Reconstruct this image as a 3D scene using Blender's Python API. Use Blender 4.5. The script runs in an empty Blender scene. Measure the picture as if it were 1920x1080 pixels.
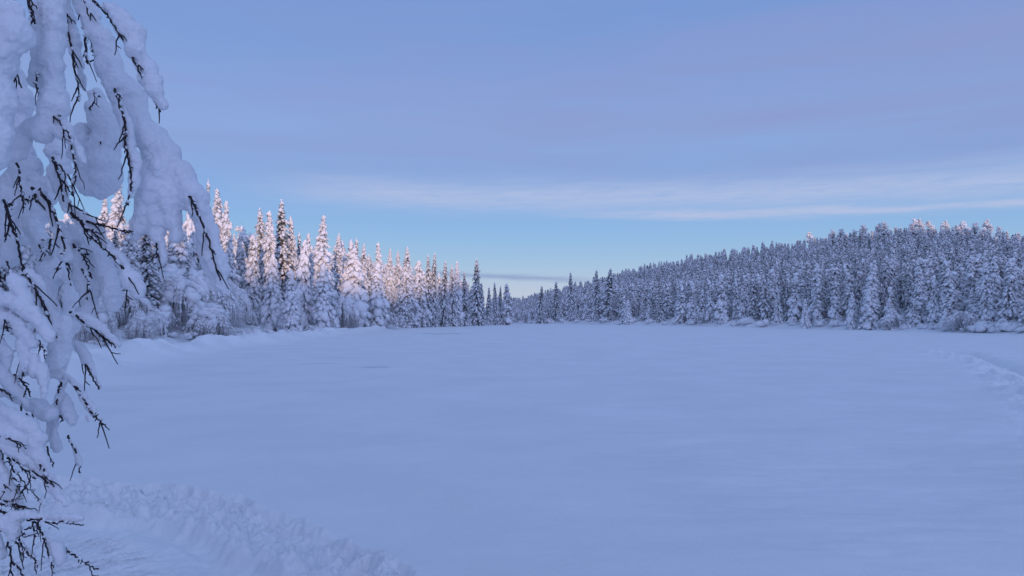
import bpy, math
import numpy as np
from math import radians, sin, cos, pi, atan2, degrees

# ------------------------------------------------------------------ camera, sky, sun, exposure
scene = bpy.context.scene
COL = scene.collection
F = 1423.0                       # focal length in photo pixels (1920 wide)
CAM = np.array([0.0, 0.0, 2.0])
PITCH = math.atan(54.0 / F)
cam = bpy.data.cameras.new('camera')
cam.sensor_width = 36.0
cam.lens = 36.0 * F / 1920.0
cam.clip_start = 0.05
cam.clip_end = 6000.0
camo = bpy.data.objects.new('camera', cam)
camo.location = CAM
camo.rotation_euler = (pi / 2 + PITCH, 0, 0)
COL.objects.link(camo)
scene.camera = camo

SUN_EL = radians(4.0)
GLOW = 1.7                      # brightness of the sky towards the sun
SUN_AZ = radians(170.0)          # clockwise from +Y: behind the camera, a little to the right
scene.view_settings.view_transform = 'Standard'
scene.view_settings.look = 'None'
scene.view_settings.gamma = 1.0
scene.view_settings.exposure = 0.0

world = bpy.data.worlds.new('World')
scene.world = world
world.use_nodes = True
wt = world.node_tree
wt.nodes.clear()
def N(tree, kind, **kw):
    n = tree.nodes.new(kind)
    for k, v in kw.items():
        setattr(n, k, v)
    return n
def M(tree, op, a, b=None, c=None, clamp=False):
    n = tree.nodes.new('ShaderNodeMath'); n.operation = op; n.use_clamp = clamp
    for i, v in enumerate((a, b, c)):
        if v is None: continue
        if isinstance(v, (int, float)): n.inputs[i].default_value = v
        else: tree.links.new(v, n.inputs[i])
    return n.outputs[0]
def SS(tree, v, lo, hi):
    n = tree.nodes.new('ShaderNodeMapRange'); n.interpolation_type = 'SMOOTHSTEP'
    tree.links.new(v, n.inputs['Value'])
    n.inputs['From Min'].default_value = lo; n.inputs['From Max'].default_value = hi
    return n.outputs['Result']
def MIX(tree, fac, a, b, blend='MIX'):
    n = tree.nodes.new('ShaderNodeMix'); n.data_type = 'RGBA'; n.blend_type = blend
    for s, v in ((n.inputs[0], fac), (n.inputs[6], a), (n.inputs[7], b)):
        if isinstance(v, (int, float)): s.default_value = v
        elif isinstance(v, tuple): s.default_value = (*v, 1.0) if len(v) == 3 else v
        else: tree.links.new(v, s)
    return n.outputs[2]

sky = N(wt, 'ShaderNodeTexSky', sky_type='NISHITA', sun_disc=False, sun_elevation=SUN_EL,
        sun_rotation=SUN_AZ, altitude=200.0, air_density=1.0, dust_density=0.3, ozone_density=2.5)
tc = N(wt, 'ShaderNodeTexCoord')
sep = N(wt, 'ShaderNodeSeparateXYZ')
wt.links.new(tc.outputs['Generated'], sep.inputs[0])
dx, dy, dz = sep.outputs
elev = M(wt, 'MULTIPLY', M(wt, 'ARCSINE', dz), 180 / pi)
azim = M(wt, 'MULTIPLY', M(wt, 'ARCTAN2', dx, dy), 180 / pi)
comb = N(wt, 'ShaderNodeCombineXYZ')
wt.links.new(M(wt, 'MULTIPLY', azim, 0.045), comb.inputs[0])
wt.links.new(M(wt, 'MULTIPLY', M(wt, 'SUBTRACT', elev, M(wt, 'MULTIPLY', azim, 0.004)), 0.42), comb.inputs[1])
def wnoise(scale, detail, rough, off):
    ad = N(wt, 'ShaderNodeVectorMath', operation='ADD'); ad.inputs[1].default_value = off
    wt.links.new(comb.outputs[0], ad.inputs[0])
    n = N(wt, 'ShaderNodeTexNoise'); n.inputs['Scale'].default_value = scale
    n.inputs['Detail'].default_value = detail; n.inputs['Roughness'].default_value = rough
    n.inputs['Distortion'].default_value = 0.4
    wt.links.new(ad.outputs[0], n.inputs['Vector'])
    return n.outputs['Fac']
# clear-sky colours by elevation (linear), blended with the physical sky
ramp = N(wt, 'ShaderNodeValToRGB'); cr = ramp.color_ramp; cr.interpolation = 'B_SPLINE'
def lin(c): return tuple(((v / 255 + 0.055) / 1.055) ** 2.4 for v in c) + (1.0,)
STOPS = [(-5, (196, 200, 218)), (0, (196, 202, 226)), (2.2, (182, 200, 226)), (3.8, (160, 193, 225)), (5.8, (142, 184, 226)), (7.8, (134, 176, 226)), (9.7, (132, 169, 222)),
         (12, (140, 168, 219)), (15.5, (142, 167, 218)), (22, (114, 150, 211)), (40, (126, 160, 217)), (90, (142, 175, 228))]
while len(cr.elements) < len(STOPS): cr.elements.new(0.5)
for e, (a, cc) in zip(cr.elements, STOPS):
    e.position = (a + 5) / 95.0; e.color = lin(cc)
wt.links.new(M(wt, 'DIVIDE', M(wt, 'ADD', elev, 5.0), 95.0), ramp.inputs[0])
SKS = 1 / 0.15
grad = MIX(wt, 1.0, ramp.outputs[0], (SKS, SKS, SKS), 'MULTIPLY')
base = MIX(wt, 0.88, MIX(wt, 1.0, sky.outputs[0], (1.5, 1.4, 1.9), 'MULTIPLY'), grad)
n1 = wnoise(0.8, 3, 0.5, (3.1, 1.7, 0))
n2 = wnoise(2.6, 6, 0.6, (7.3, 4.2, 0))
n3 = wnoise(7.0, 8, 0.66, (1.3, 9.2, 2))
CLOUD = (1.0, 1.0, 1.0)
def gauss(v, c, w):
    d = M(wt, 'DIVIDE', M(wt, 'SUBTRACT', v, c), w)
    return M(wt, 'EXPONENT', M(wt, 'MULTIPLY', M(wt, 'MULTIPLY', d, d), -1.0))
# thin lavender veil high up
veil = M(wt, 'MULTIPLY', SS(wt, n1, 0.22, 0.80), M(wt, 'MULTIPLY', SS(wt, elev, 8.0, 12.5), M(wt, 'SUBTRACT', 1.0, M(wt, 'MULTIPLY', SS(wt, elev, 15.0, 24.0), 0.55))))
veil = M(wt, 'MULTIPLY', veil, M(wt, 'ADD', 0.62, M(wt, 'MULTIPLY', SS(wt, azim, -20.0, 45.0), 0.5)), clamp=True)
# long pale cirrus streaks low over the lake
elw = M(wt, 'ADD', elev, M(wt, 'MULTIPLY', M(wt, 'SUBTRACT', n2, 0.5), 1.1))
c1 = M(wt, 'ADD', 9.0, M(wt, 'MULTIPLY', azim, -0.012))
s1 = M(wt, 'MULTIPLY', gauss(elw, c1, 1.1), M(wt, 'MULTIPLY', SS(wt, azim, -24.0, -8.0), SS(wt, n3, 0.0, 0.62)))
c2 = M(wt, 'ADD', 7.85, M(wt, 'MULTIPLY', azim, -0.022))
s2 = M(wt, 'MULTIPLY', gauss(elw, c2, 0.36), M(wt, 'MULTIPLY', SS(wt, azim, -4.0, 15.0), SS(wt, n3, 0.1, 0.55)))
c3 = M(wt, 'ADD', 10.3, M(wt, 'MULTIPLY', azim, -0.012))
s3 = M(wt, 'MULTIPLY', gauss(elw, c3, 0.45), M(wt, 'MULTIPLY', SS(wt, azim, 8.0, 28.0), 0.5))
streak = M(wt, 'MAXIMUM', M(wt, 'MAXIMUM', M(wt, 'MULTIPLY', s1, 0.8), M(wt, 'MULTIPLY', s2, 0.95)), M(wt, 'MULTIPLY', s3, 0.6), clamp=True)
c4 = M(wt, 'ADD', 3.0, M(wt, 'MULTIPLY', azim, -0.04))
elo = M(wt, 'ADD', elev, M(wt, 'MULTIPLY', M(wt, 'SUBTRACT', n3, 0.5), 0.45))
low = M(wt, 'MULTIPLY', gauss(elo, c4, 0.20), M(wt, 'MULTIPLY', SS(wt, azim, 9.0, 2.0), SS(wt, azim, -12.0, -5.0)))
# palette (linear radiance before the background strength), tuned against the photograph
VEIL_C, STREAK_C, LOW_C = [tuple(v * SKS for v in lin(cc)[:3]) for cc in ((141, 156, 207), (178, 192, 226), (140, 158, 200))]
K = 1.0
c = MIX(wt, veil, base, VEIL_C)
VEIL_N = c.node
c = MIX(wt, streak, c, STREAK_C)
STREAK_N = c.node
c = MIX(wt, M(wt, 'MULTIPLY', low, 0.75), c, LOW_C)
LOW_N = c.node
# brighter, warmer air round the low sun behind the photographer
dt = N(wt, 'ShaderNodeVectorMath', operation='DOT_PRODUCT')
wt.links.new(tc.outputs['Generated'], dt.inputs[0])
dt.inputs[1].default_value = (sin(SUN_AZ) * cos(SUN_EL), cos(SUN_AZ) * cos(SUN_EL), sin(SUN_EL))
gl = M(wt, 'MULTIPLY', M(wt, 'POWER', M(wt, 'MAXIMUM', dt.outputs['Value'], 0.0), 5.0), GLOW)
c = MIX(wt, 1.0, c, MIX(wt, gl, (0.0, 0.0, 0.0), (0.66 * SKS, 0.64 * SKS, 1.0 * SKS)), 'ADD')
bg = N(wt, 'ShaderNodeBackground'); bg.inputs['Strength'].default_value = 0.15
wt.links.new(c, bg.inputs['Color'])
wo = N(wt, 'ShaderNodeOutputWorld')
wt.links.new(bg.outputs[0], wo.inputs[0])

sun = bpy.data.lights.new('sun', 'SUN')
sun.energy = 2.3
sun.angle = radians(0.6)
sun.color = (1.0, 0.66, 0.46)
suno = bpy.data.objects.new('sun', sun)
sdir = np.array([sin(SUN_AZ) * cos(SUN_EL), cos(SUN_AZ) * cos(SUN_EL), sin(SUN_EL)])   # towards the sun
from mathutils import Vector
suno.rotation_euler = Vector(sdir).to_track_quat('Z', 'Y').to_euler()
suno.location = sdir * 400
COL.objects.link(suno)

# ------------------------------------------------------------------ helpers
def ray(px, py, depth):
    """world point seen at photo pixel (px, py), 'depth' metres ahead of the camera"""
    xc = (px - 960.0) / F; yc = (540.0 - py) / F
    d = np.array([xc, cos(PITCH) - yc * sin(PITCH), sin(PITCH) + yc * cos(PITCH)])
    return CAM + d * (depth / d[1])

def tag(o, label=None, cat=None, group=None, kind=None):
    if label: o['label'] = label
    if cat: o['category'] = cat
    if group: o['group'] = group
    if kind: o['kind'] = kind
    return o

def mesh_np(name, v, f, mat, smooth=True, mat_idx=None):
    """v (n,3); f (m,k) array or list of such arrays"""
    fl = f if isinstance(f, list) else [f]
    me = bpy.data.meshes.new(name)
    v = np.asarray(v, dtype=np.float32)
    me.vertices.add(len(v)); me.vertices.foreach_set('co', v.ravel())
    loops = np.concatenate([a.ravel() for a in fl]).astype(np.int32)
    cnt = np.concatenate([np.full(len(a), a.shape[1]) for a in fl]).astype(np.int32)
    st = np.concatenate([[0], np.cumsum(cnt)[:-1]]).astype(np.int32)
    me.loops.add(len(loops)); me.loops.foreach_set('vertex_index', loops)
    me.polygons.add(len(cnt)); me.polygons.foreach_set('loop_start', st)
    me.polygons.foreach_set('loop_total', cnt)
    mats = mat if isinstance(mat, list) else [mat]
    for m in mats: me.materials.append(m)
    if mat_idx is not None: me.polygons.foreach_set('material_index', np.asarray(mat_idx, dtype=np.int32))
    me.update(calc_edges=True)
    if smooth is True: me.polygons.foreach_set('use_smooth', np.ones(len(cnt), dtype=bool))
    elif smooth is not False: me.polygons.foreach_set('use_smooth', np.asarray(smooth, dtype=bool))
    me.validate()
    return me

def link(name, me, parent=None):
    o = bpy.data.objects.new(name, me)
    COL.objects.link(o)
    if parent is not None: o.parent = parent
    return o

def _hash(ix, iy, seed):
    h = (ix.astype(np.int64) * 374761393 + iy.astype(np.int64) * 668265263 + seed * 1442695041) & 0x7fffffff
    h = ((h ^ (h >> 13)) * 1274126177) & 0x7fffffff
    h = h ^ (h >> 16)
    return (h & 0xffff) / 65535.0
def vnoise(x, y, seed=0):
    ix = np.floor(x); iy = np.floor(y); fx = x - ix; fy = y - iy
    ix = ix.astype(np.int64); iy = iy.astype(np.int64)
    fx = fx * fx * fx * (fx * (fx * 6 - 15) + 10); fy = fy * fy * fy * (fy * (fy * 6 - 15) + 10)
    a = _hash(ix, iy, seed); b = _hash(ix + 1, iy, seed); c = _hash(ix, iy + 1, seed); d = _hash(ix + 1, iy + 1, seed)
    return (a * (1 - fx) + b * fx) * (1 - fy) + (c * (1 - fx) + d * fx) * fy - 0.5
def fbm(x, y, seed=0, oct=4, gain=0.5):
    s = 0; a = 1.0
    for k in range(oct):
        s = s + a * vnoise(x * 2 ** k + 17.3 * k, y * 2 ** k - 9.1 * k, seed + k)
        a *= gain
    return s
def smooth01(t):
    t = np.clip(t, 0, 1); return t * t * (3 - 2 * t)

def ico(sub):
    import bmesh
    bm = bmesh.new(); bmesh.ops.create_icosphere(bm, subdivisions=sub, radius=1.0)
    v = np.array([x.co[:] for x in bm.verts]); f = np.array([[q.index for q in p.verts] for p in bm.faces])
    bm.free(); return v, f
ICO1 = ico(1); ICO2 = ico(2); ICO3 = ico(3)

# ------------------------------------------------------------------ materials
def principled(name):
    m = bpy.data.materials.new(name); m.use_nodes = True
    t = m.node_tree
    return m, t, t.nodes['Principled BSDF']
def tnoise(t, scale, detail=4, rough=0.55, coord='Object', dist=0.0, vec=None):
    n = t.nodes.new('ShaderNodeTexNoise')
    n.inputs['Scale'].default_value = scale; n.inputs['Detail'].default_value = detail
    n.inputs['Roughness'].default_value = rough; n.inputs['Distortion'].default_value = dist
    if vec is None:
        g = t.nodes.new('ShaderNodeTexCoord'); vec = g.outputs[coord]
    t.links.new(vec, n.inputs['Vector'])
    return n.outputs['Fac']
def bump(t, p, h, strength, dist):
    b = t.nodes.new('ShaderNodeBump'); b.inputs['Strength'].default_value = strength
    b.inputs['Distance'].default_value = dist
    t.links.new(h, b.inputs['Height']); t.links.new(b.outputs[0], p.inputs['Normal'])

def snow_mat(name, col, scales, bstr, bdist, sss=0.0):
    m, t, p = principled(name)
    n = tnoise(t, scales[0], 5, 0.6)
    a = tuple(x * 0.93 for x in col)
    t.links.new(MIX(t, SS(t, n, 0.3, 0.7), a, col), p.inputs['Base Color'])
    p.inputs['Roughness'].default_value = 0.75
    p.inputs['Specular IOR Level'].default_value = 0.15
    n2 = tnoise(t, scales[1], 6, 0.65)
    bump(t, p, n2, bstr, bdist)
    if sss:
        p.inputs['Subsurface Weight'].default_value = sss
        p.inputs['Subsurface Radius'].default_value = (0.6, 0.8, 1.0)
        p.inputs['Subsurface Scale'].default_value = 0.012
    return m
SNOW_GROUND = snow_mat('lake_snow', (0.84, 0.85, 0.87), (0.35, 20.0), 0.5, 0.022)
def add_wet(m):
    t = m.node_tree; p = t.nodes['Principled BSDF']; src = p.inputs['Base Color'].links[0].from_socket
    a = t.nodes.new('ShaderNodeAttribute'); a.attribute_name = 'wet'
    b = t.nodes.new('ShaderNodeAttribute'); b.attribute_name = 'trail_light'      # broken-up pale tint on the trodden paths, painting in light on their slopes
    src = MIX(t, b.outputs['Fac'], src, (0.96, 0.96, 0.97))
    t.links.new(MIX(t, a.outputs['Fac'], src, (0.34, 0.38, 0.46)), p.inputs['Base Color'])
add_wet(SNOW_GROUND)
SNOW_LAND = snow_mat('shore_snow', (0.86, 0.87, 0.89), (0.35, 2.5), 0.6, 0.15)
SNOW_TREE = snow_mat('tree_snow', (0.85, 0.86, 0.90), (1.2, 5.0), 0.7, 0.12)
SNOW_NEAR = snow_mat('branch_snow', (0.83, 0.85, 0.90), (6.0, 130.0), 0.7, 0.005, sss=0.0)

def needles_mat(name, dark, frost, lo, hi, scale):
    m, t, p = principled(name)
    n = tnoise(t, scale, 3, 0.6)
    t.links.new(MIX(t, SS(t, n, lo, hi), dark, frost), p.inputs['Base Color'])
    p.inputs['Roughness'].default_value = 0.8; p.inputs['Specular IOR Level'].default_value = 0.1
    return m
NEEDLES = needles_mat('frosted_needles', (0.034, 0.036, 0.030), (0.48, 0.48, 0.50), 0.42, 0.64, 3.0)
NEEDLES_WHITE = needles_mat('rimed_needles', (0.042, 0.046, 0.060), (0.76, 0.76, 0.78), 0.36, 0.58, 2.6)
BARK = needles_mat('spruce_bark', (0.055, 0.042, 0.034), (0.20, 0.18, 0.17), 0.5, 0.8, 5.0)
FROST_TWIG = needles_mat('frosted_twigs', (0.30, 0.27, 0.27), (0.82, 0.81, 0.84), 0.26, 0.52, 4.0)
BIRCH_BARK = needles_mat('birch_bark', (0.045, 0.035, 0.032), (0.16, 0.14, 0.135), 0.5, 0.75, 14.0)
TWIG = needles_mat('birch_twig_bark', (0.034, 0.027, 0.031), (0.085, 0.072, 0.075), 0.45, 0.7, 60.0)

# ------------------------------------------------------------------ terrain
def tab(th, pairs, sm=1.5):
    xs = np.array([p[0] for p in pairs], float); ys = np.array([p[1] for p in pairs], float)
    g = np.arange(-180, 180.01, 0.25)
    v = np.interp(g, xs, ys)
    k = np.exp(-0.5 * (np.arange(-16, 17) * 0.25 / sm) ** 2); k /= k.sum()
    v = np.convolve(np.concatenate([v[-17:-1], v, v[1:17]]), k, 'valid')
    return np.interp(th, g, v)
SHORE = [(-180, 6), (-150, 8), (-120, 12), (-90, 18), (-60, 24), (-45, 28), (-34, 30), (-29, 34), (-21.5, 66), (-14.2, 104),
         (-9.6, 150), (-4, 200), (0.8, 235), (9.6, 182), (20.8, 140), (34, 103), (45, 80), (60, 60), (90, 35), (120, 15), (150, 8), (180, 6)]
RIDGE_R = [(-180, 260), (-90, 110), (-45, 120), (-34, 130), (-21.5, 165), (-14, 205), (-9.6, 245), (-4, 320), (0.8, 400), (9.6, 325),
           (17.2, 283), (24.2, 257), (28, 250), (34, 241), (45, 230), (60, 200), (90, 160), (180, 260)]
RIDGE_Z = [(-180, 0), (-130, 1), (-90, 7), (-45, 8), (-34, 8), (-21.5, 6), (-14, 6), (-9.6, 5), (-4, 4), (0, 6), (1.6, 9), (5, 13.5), (9.6, 19),
           (17.2, 22.5), (24.2, 25.5), (28, 25.5), (34, 20), (45, 15), (60, 12), (90, 8), (120, 1), (180, 0)]
# hill behind the photographer whose shade lies over the lake: crest height along x
HX = [-600, -200, -50, 24, 40, 45, 58, 63, 70, 74, 90, 114, 140, 163, 189, 202, 226, 241, 400, 700]
HZ = [10, 28, 31.5, 33, 33.5, 34, 35.3, 37.3, 41, 44.5, 54, 60, 69, 72, 68, 62, 55.5, 55, 46, 10]
def land_z(x, y):
    x = np.asarray(x, float); y = np.asarray(y, float)
    th = np.degrees(np.arctan2(x, y)); r = np.hypot(x, y)
    rs = tab(th, SHORE) + 1.2 * fbm(x * 0.15, y * 0.15, 5, 3); rr = tab(th, RIDGE_R, 3); zr = tab(th, RIDGE_Z, 2)
    s = r - rs
    t = s / np.maximum(rr - rs, 1)
    hill = zr * np.where(t < 1, np.clip(t, 0, 1) ** (1.0 + 0.35 * smooth01((th - 2) / 10) * smooth01((60 - th) / 15)), 1.0 - 0.35 * smooth01((t - 1) / 2))
    z = np.where(s > 0, 0.55 * (1 - np.exp(-np.clip(s, 0, None) / 3.0)) + hill, np.maximum(-0.6, 0.2 * s))
    z = z + np.clip(s / 4, 0, 1) * (0.45 * fbm(x * 0.35, y * 0.35, 11, 4) + 1.5 * fbm(x * 0.03, y * 0.03, 23, 3))
    back = np.interp(x, HX, HZ) * np.exp(-((y + 300) / 130.0) ** 2) + 1.6 * fbm(x * 0.12, y * 0.12, 41, 3) * smooth01((-y - 150) / 100)
    return np.where(y < -5, z + back, z)

def polar_grid(ths, rs):
    T, R = np.meshgrid(np.radians(ths), rs, indexing='xy')
    x = R * np.sin(T); y = R * np.cos(T)
    nr, nt = x.shape
    i = np.arange(nr - 1)[:, None] * nt + np.arange(nt)[None, :]
    j = np.arange(nr - 1)[:, None] * nt + (np.arange(nt)[None, :] + 1) % nt
    q = np.stack([i, j, j + nt, i + nt], -1).reshape(-1, 4)[:, ::-1]
    return x.ravel(), y.ravel(), q

ths = np.concatenate([np.arange(-180, -42, 1.0), np.arange(-42, 42, 0.25), np.arange(42, 180, 1.0)])
rr = np.concatenate([np.geomspace(5, 500, 330), np.geomspace(520, 4000, 25)])
x, y, q = polar_grid(ths, rr)
z = land_z(x, y)
me = mesh_np('snowy_ground', np.stack([x, y, z], -1), q, SNOW_LAND)
tag(link('snowy_ground', me), 'snow-covered ground of the shores and hillsides round the frozen lake', 'ground', kind='structure')

# ------------------------------------------------------------------ the frozen lake with its tracks
def gpt(px, py):
    d = 2.0 * F / (py - 594.0)
    return ((px - 960) / F * d, d)
def poly_dist(x, y, pts):
    """signed distance (positive to the right of the walking direction) and arc length along a polyline"""
    best = np.full(x.shape, 1e9); sgn = np.zeros(x.shape); arc = np.zeros(x.shape); L = 0
    for (ax, ay), (bx, by) in zip(pts[:-1], pts[1:]):
        ux, uy = bx - ax, by - ay; l = math.hypot(ux, uy); ux /= l; uy /= l
        t = np.clip((x - ax) * ux + (y - ay) * uy, 0, l)
        ex = x - ax - t * ux; ey = y - ay - t * uy
        d = np.hypot(ex, ey)
        m = d < best
        best = np.where(m, d, best); sgn = np.where(m, np.sign(ex * uy - ey * ux), sgn); arc = np.where(m, L + t, arc)
        L += l
    return best * np.where(sgn == 0, 1, sgn), arc
def refine(pts, n=6):
    p = np.array(pts, float); out = []
    for i in range(len(p) - 1):
        p0 = p[max(i - 1, 0)]; p1 = p[i]; p2 = p[i + 1]; p3 = p[min(i + 2, len(p) - 1)]
        for t in np.arange(n) / n:
            out.append(0.5 * ((2 * p1) + (-p0 + p2) * t + (2 * p0 - 5 * p1 + 4 * p2 - p3) * t * t + (-p0 + 3 * p1 - 3 * p2 + p3) * t ** 3))
    out.append(p[-1]); return [tuple(a) for a in out]
OUTER = refine([(-14, 13.5), (-9.5, 10.6), (-7.4, 9.8), gpt(117, 894), gpt(325, 908), gpt(458, 929), gpt(583, 975), gpt(687, 1017), gpt(762, 1054), (-0.46, 5.5), (0.1, 4.5), (0.6, 3.2)], 4)
INNER = refine([(-14, 12.2), (-9.2, 9.2), (-6.6, 8.4), gpt(137, 944), gpt(317, 956), gpt(408, 979), gpt(483, 1012), gpt(562, 1046), gpt(600, 1079), (-0.95, 5.0), (-0.5, 4.0), (-0.1, 3)], 4)
SHOREPATH = refine([(-14.5, 22), gpt(165, 692), gpt(300, 666), gpt(400, 653), gpt(500, 642), gpt(600, 630), gpt(700, 619), gpt(760, 613)], 3)
RIGHT1 = refine([gpt(1690, 652), gpt(1780, 668), gpt(1840, 690), gpt(1890, 717), gpt(1960, 770), gpt(2100, 900)], 4)
RIGHT2 = refine([gpt(1710, 650), gpt(1800, 661), gpt(1880, 680), gpt(1960, 700), gpt(2100, 760)], 4)
def lake_z(x, y):
    r = np.hypot(x, y)
    z = 0.10 * fbm(x * 0.10, y * 0.22, 3, 4) + 0.03 * fbm(x * 0.5, y * 1.0, 7, 4)
    # wind-softened old footprints and drifts, mostly on the right
    w = smooth01((x + 0.4 * y * 0.2 - 0.5) / 4)
    k = fbm(x * 1.1 + 0.6 * y, y * 1.7, 19, 3)
    z = z - w * 0.032 * smooth01((k - 0.02) / 0.55) * (r < 60)
    z = z + 0.03 * fbm(x * 0.5 - 0.8 * y * 0.3, y * 2.2, 29, 3) * w
    # snowmobile trail in the left foreground
    m = (r < 18)
    d, a = poly_dist(x[m], y[m], OUTER); di, ai = poly_dist(x[m], y[m], INNER)
    xm, ym = x[m], y[m]
    wob = 0.16 * fbm(a * 2.2, a * 0 + 3.3, 31, 3)
    d = d + wob
    di = di + 0.12 * fbm(ai * 2.6, ai * 0 + 1.3, 37, 3)
    ins = smooth01((d + 0.02) / 0.10)
    band = ins * (1 - smooth01((di - 0.02) / 0.12))
    lump = np.clip(0.5 * fbm(xm * 5.5, ym * 5.5, 43, 5, 0.66) + 0.75 * (0.30 - np.abs(fbm(xm * 4.2, ym * 4.2, 143, 4, 0.6))), -0.4, 1)
    ch = fbm(a * 6.0 + 1.5 * d, d * 2.2, 47, 3)
    zt = 0.05 * np.exp(-((d - 0.04) / 0.10) ** 2) * (0.55 + 1.5 * fbm(xm * 4.5, ym * 4.5, 53, 4))
    zt = zt + band * (-0.095 + 0.19 * lump + 0.06 * ch)
    zt = zt - 0.05 * np.exp(-((di + 0.22) / 0.10) ** 2) * ins - 0.06 * np.exp(-((di - 0.28) / 0.12) ** 2)
    zt = zt + 0.15 * np.exp(-((di - 0.02) / 0.11) ** 2) * (0.75 + 1.0 * fbm(xm * 3.2, ym * 3.2, 59, 4))
    trk = smooth01((di - 0.05) / 0.15)
    rip = np.sin(2 * pi * (ai / 0.085 + 1.3 * fbm(xm * 3, ym * 3, 61, 2))) * smooth01((di - 0.55) / 0.2) * (1 - smooth01((di - 1.7) / 0.3))
    zt = zt + trk * (-0.075 + 0.026 * fbm(xm * 7, ym * 7, 67, 4, 0.65) + 0.030 * rip * (0.6 + fbm(xm * 4, ym * 4, 71, 2))
                     + 0.06 * np.exp(-((di - 0.62 + 0.2 * fbm(ai * 1.2, ai * 0, 73, 2)) / 0.22) ** 2) * (0.4 + 1.2 * fbm(ai * 3, di * 3, 79, 3)))
    z[m] += zt
    # trodden path along the left shore
    m = (x < -8) & (r > 14)
    d, a = poly_dist(x[m], y[m], SHOREPATH)
    d = d + 0.6 * fbm(a * 0.3, a * 0, 83, 2)
    e = np.exp(-(d / 1.2) ** 2)
    z[m] += e * (0.62 + 0.55 * fbm(x[m] * 0.8, y[m] * 0.45, 89, 4)) + 0.12 * smooth01((-d) / 3.0) * (r[m] < 150)
    # snowmobile tracks at the right edge
    m = (x > 5) & (r > 10) & (r < 80)
    d, a = poly_dist(x[m], y[m], RIGHT1); fade = smooth01(a / 8)
    z[m] += fade * np.exp(-(d / 0.65) ** 2) * (0.04 + 0.22 * fbm(x[m] * 2.4, y[m] * 1.6, 97, 4, 0.6)) - fade * 0.45 * np.exp(-((d + 1.0) / 0.45) ** 2) + fade * 0.14 * np.exp(-((d + 0.1) / 0.5) ** 2) * (0.6 + 0.7 * fbm(x[m] * 2.2, y[m] * 1.8, 197, 4))
    d, a = poly_dist(x[m], y[m], RIGHT2); fade = smooth01(a / 8)
    z[m] += -fade * 0.42 * np.exp(-(d / 0.5) ** 2) + fade * 0.30 * np.exp(-((d - 0.7) / 0.3) ** 2) + fade * np.exp(-(d / 1.6) ** 2) * 0.14 * fbm(x[m] * 0.9, y[m] * 0.7, 101, 3)
    return z
ths = np.concatenate([np.arange(-180, -40, 2.0), np.arange(-40, 40, 0.1), np.arange(40, 180, 2.0)])
rr = np.concatenate([np.geomspace(0.5, 3, 12, endpoint=False), np.geomspace(3, 14, 560, endpoint=False), np.geomspace(14, 60, 160, endpoint=False), np.geomspace(60, 290, 90)])
x, y, q = polar_grid(ths, rr)
z = lake_z(x, y)
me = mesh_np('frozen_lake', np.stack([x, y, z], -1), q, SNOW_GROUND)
# soaked grey streaks where water has come up through the snow
wet = np.zeros(len(x))
for (xa, xb, py, hw, st) in [(650, 750, 689, 0.8, 0.42), (552, 684, 669, 1.1, 0.28), (563, 655, 684, 1.2, 0.20), (780, 880, 626, 0.9, 0.35)]:
    dd = 2.0 * F / (py - 594.0); xc = ((xa + xb) / 2 - 960) / F * dd; hx = (xb - xa) / 2 / F * dd; hy = hw * dd * dd / F / 2.0
    k = ((x - xc) / hx) ** 2 + ((y - dd - 0.25 * hy * np.sin((x - xc) * 2.2)) / hy) ** 2 + 0.9 * fbm(x * 1.5, y * 0.9, 203, 3)
    wet = np.maximum(wet, st * smooth01(1.3 - k))
trail_light = np.zeros(len(x)); m = (np.hypot(x, y) > 14) & (np.hypot(x, y) < 220) & (y > 0)  # mask of the lightness painted onto path and track slopes
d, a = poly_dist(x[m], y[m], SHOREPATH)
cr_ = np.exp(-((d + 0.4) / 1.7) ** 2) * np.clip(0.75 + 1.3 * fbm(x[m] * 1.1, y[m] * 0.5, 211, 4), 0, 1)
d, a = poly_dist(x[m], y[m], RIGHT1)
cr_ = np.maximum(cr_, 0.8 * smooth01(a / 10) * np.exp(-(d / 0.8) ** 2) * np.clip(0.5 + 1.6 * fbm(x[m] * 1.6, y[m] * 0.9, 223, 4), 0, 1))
trail_light[m] = cr_
at = me.attributes.new('trail_light', 'FLOAT', 'POINT'); at.data.foreach_set('value', trail_light.astype(np.float32))
at = me.attributes.new('wet', 'FLOAT', 'POINT'); at.data.foreach_set('value', wet.astype(np.float32))
tag(link('frozen_lake', me), 'flat snow-covered ice of the frozen lake with trails pressed into it', 'lake', kind='structure')

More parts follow.
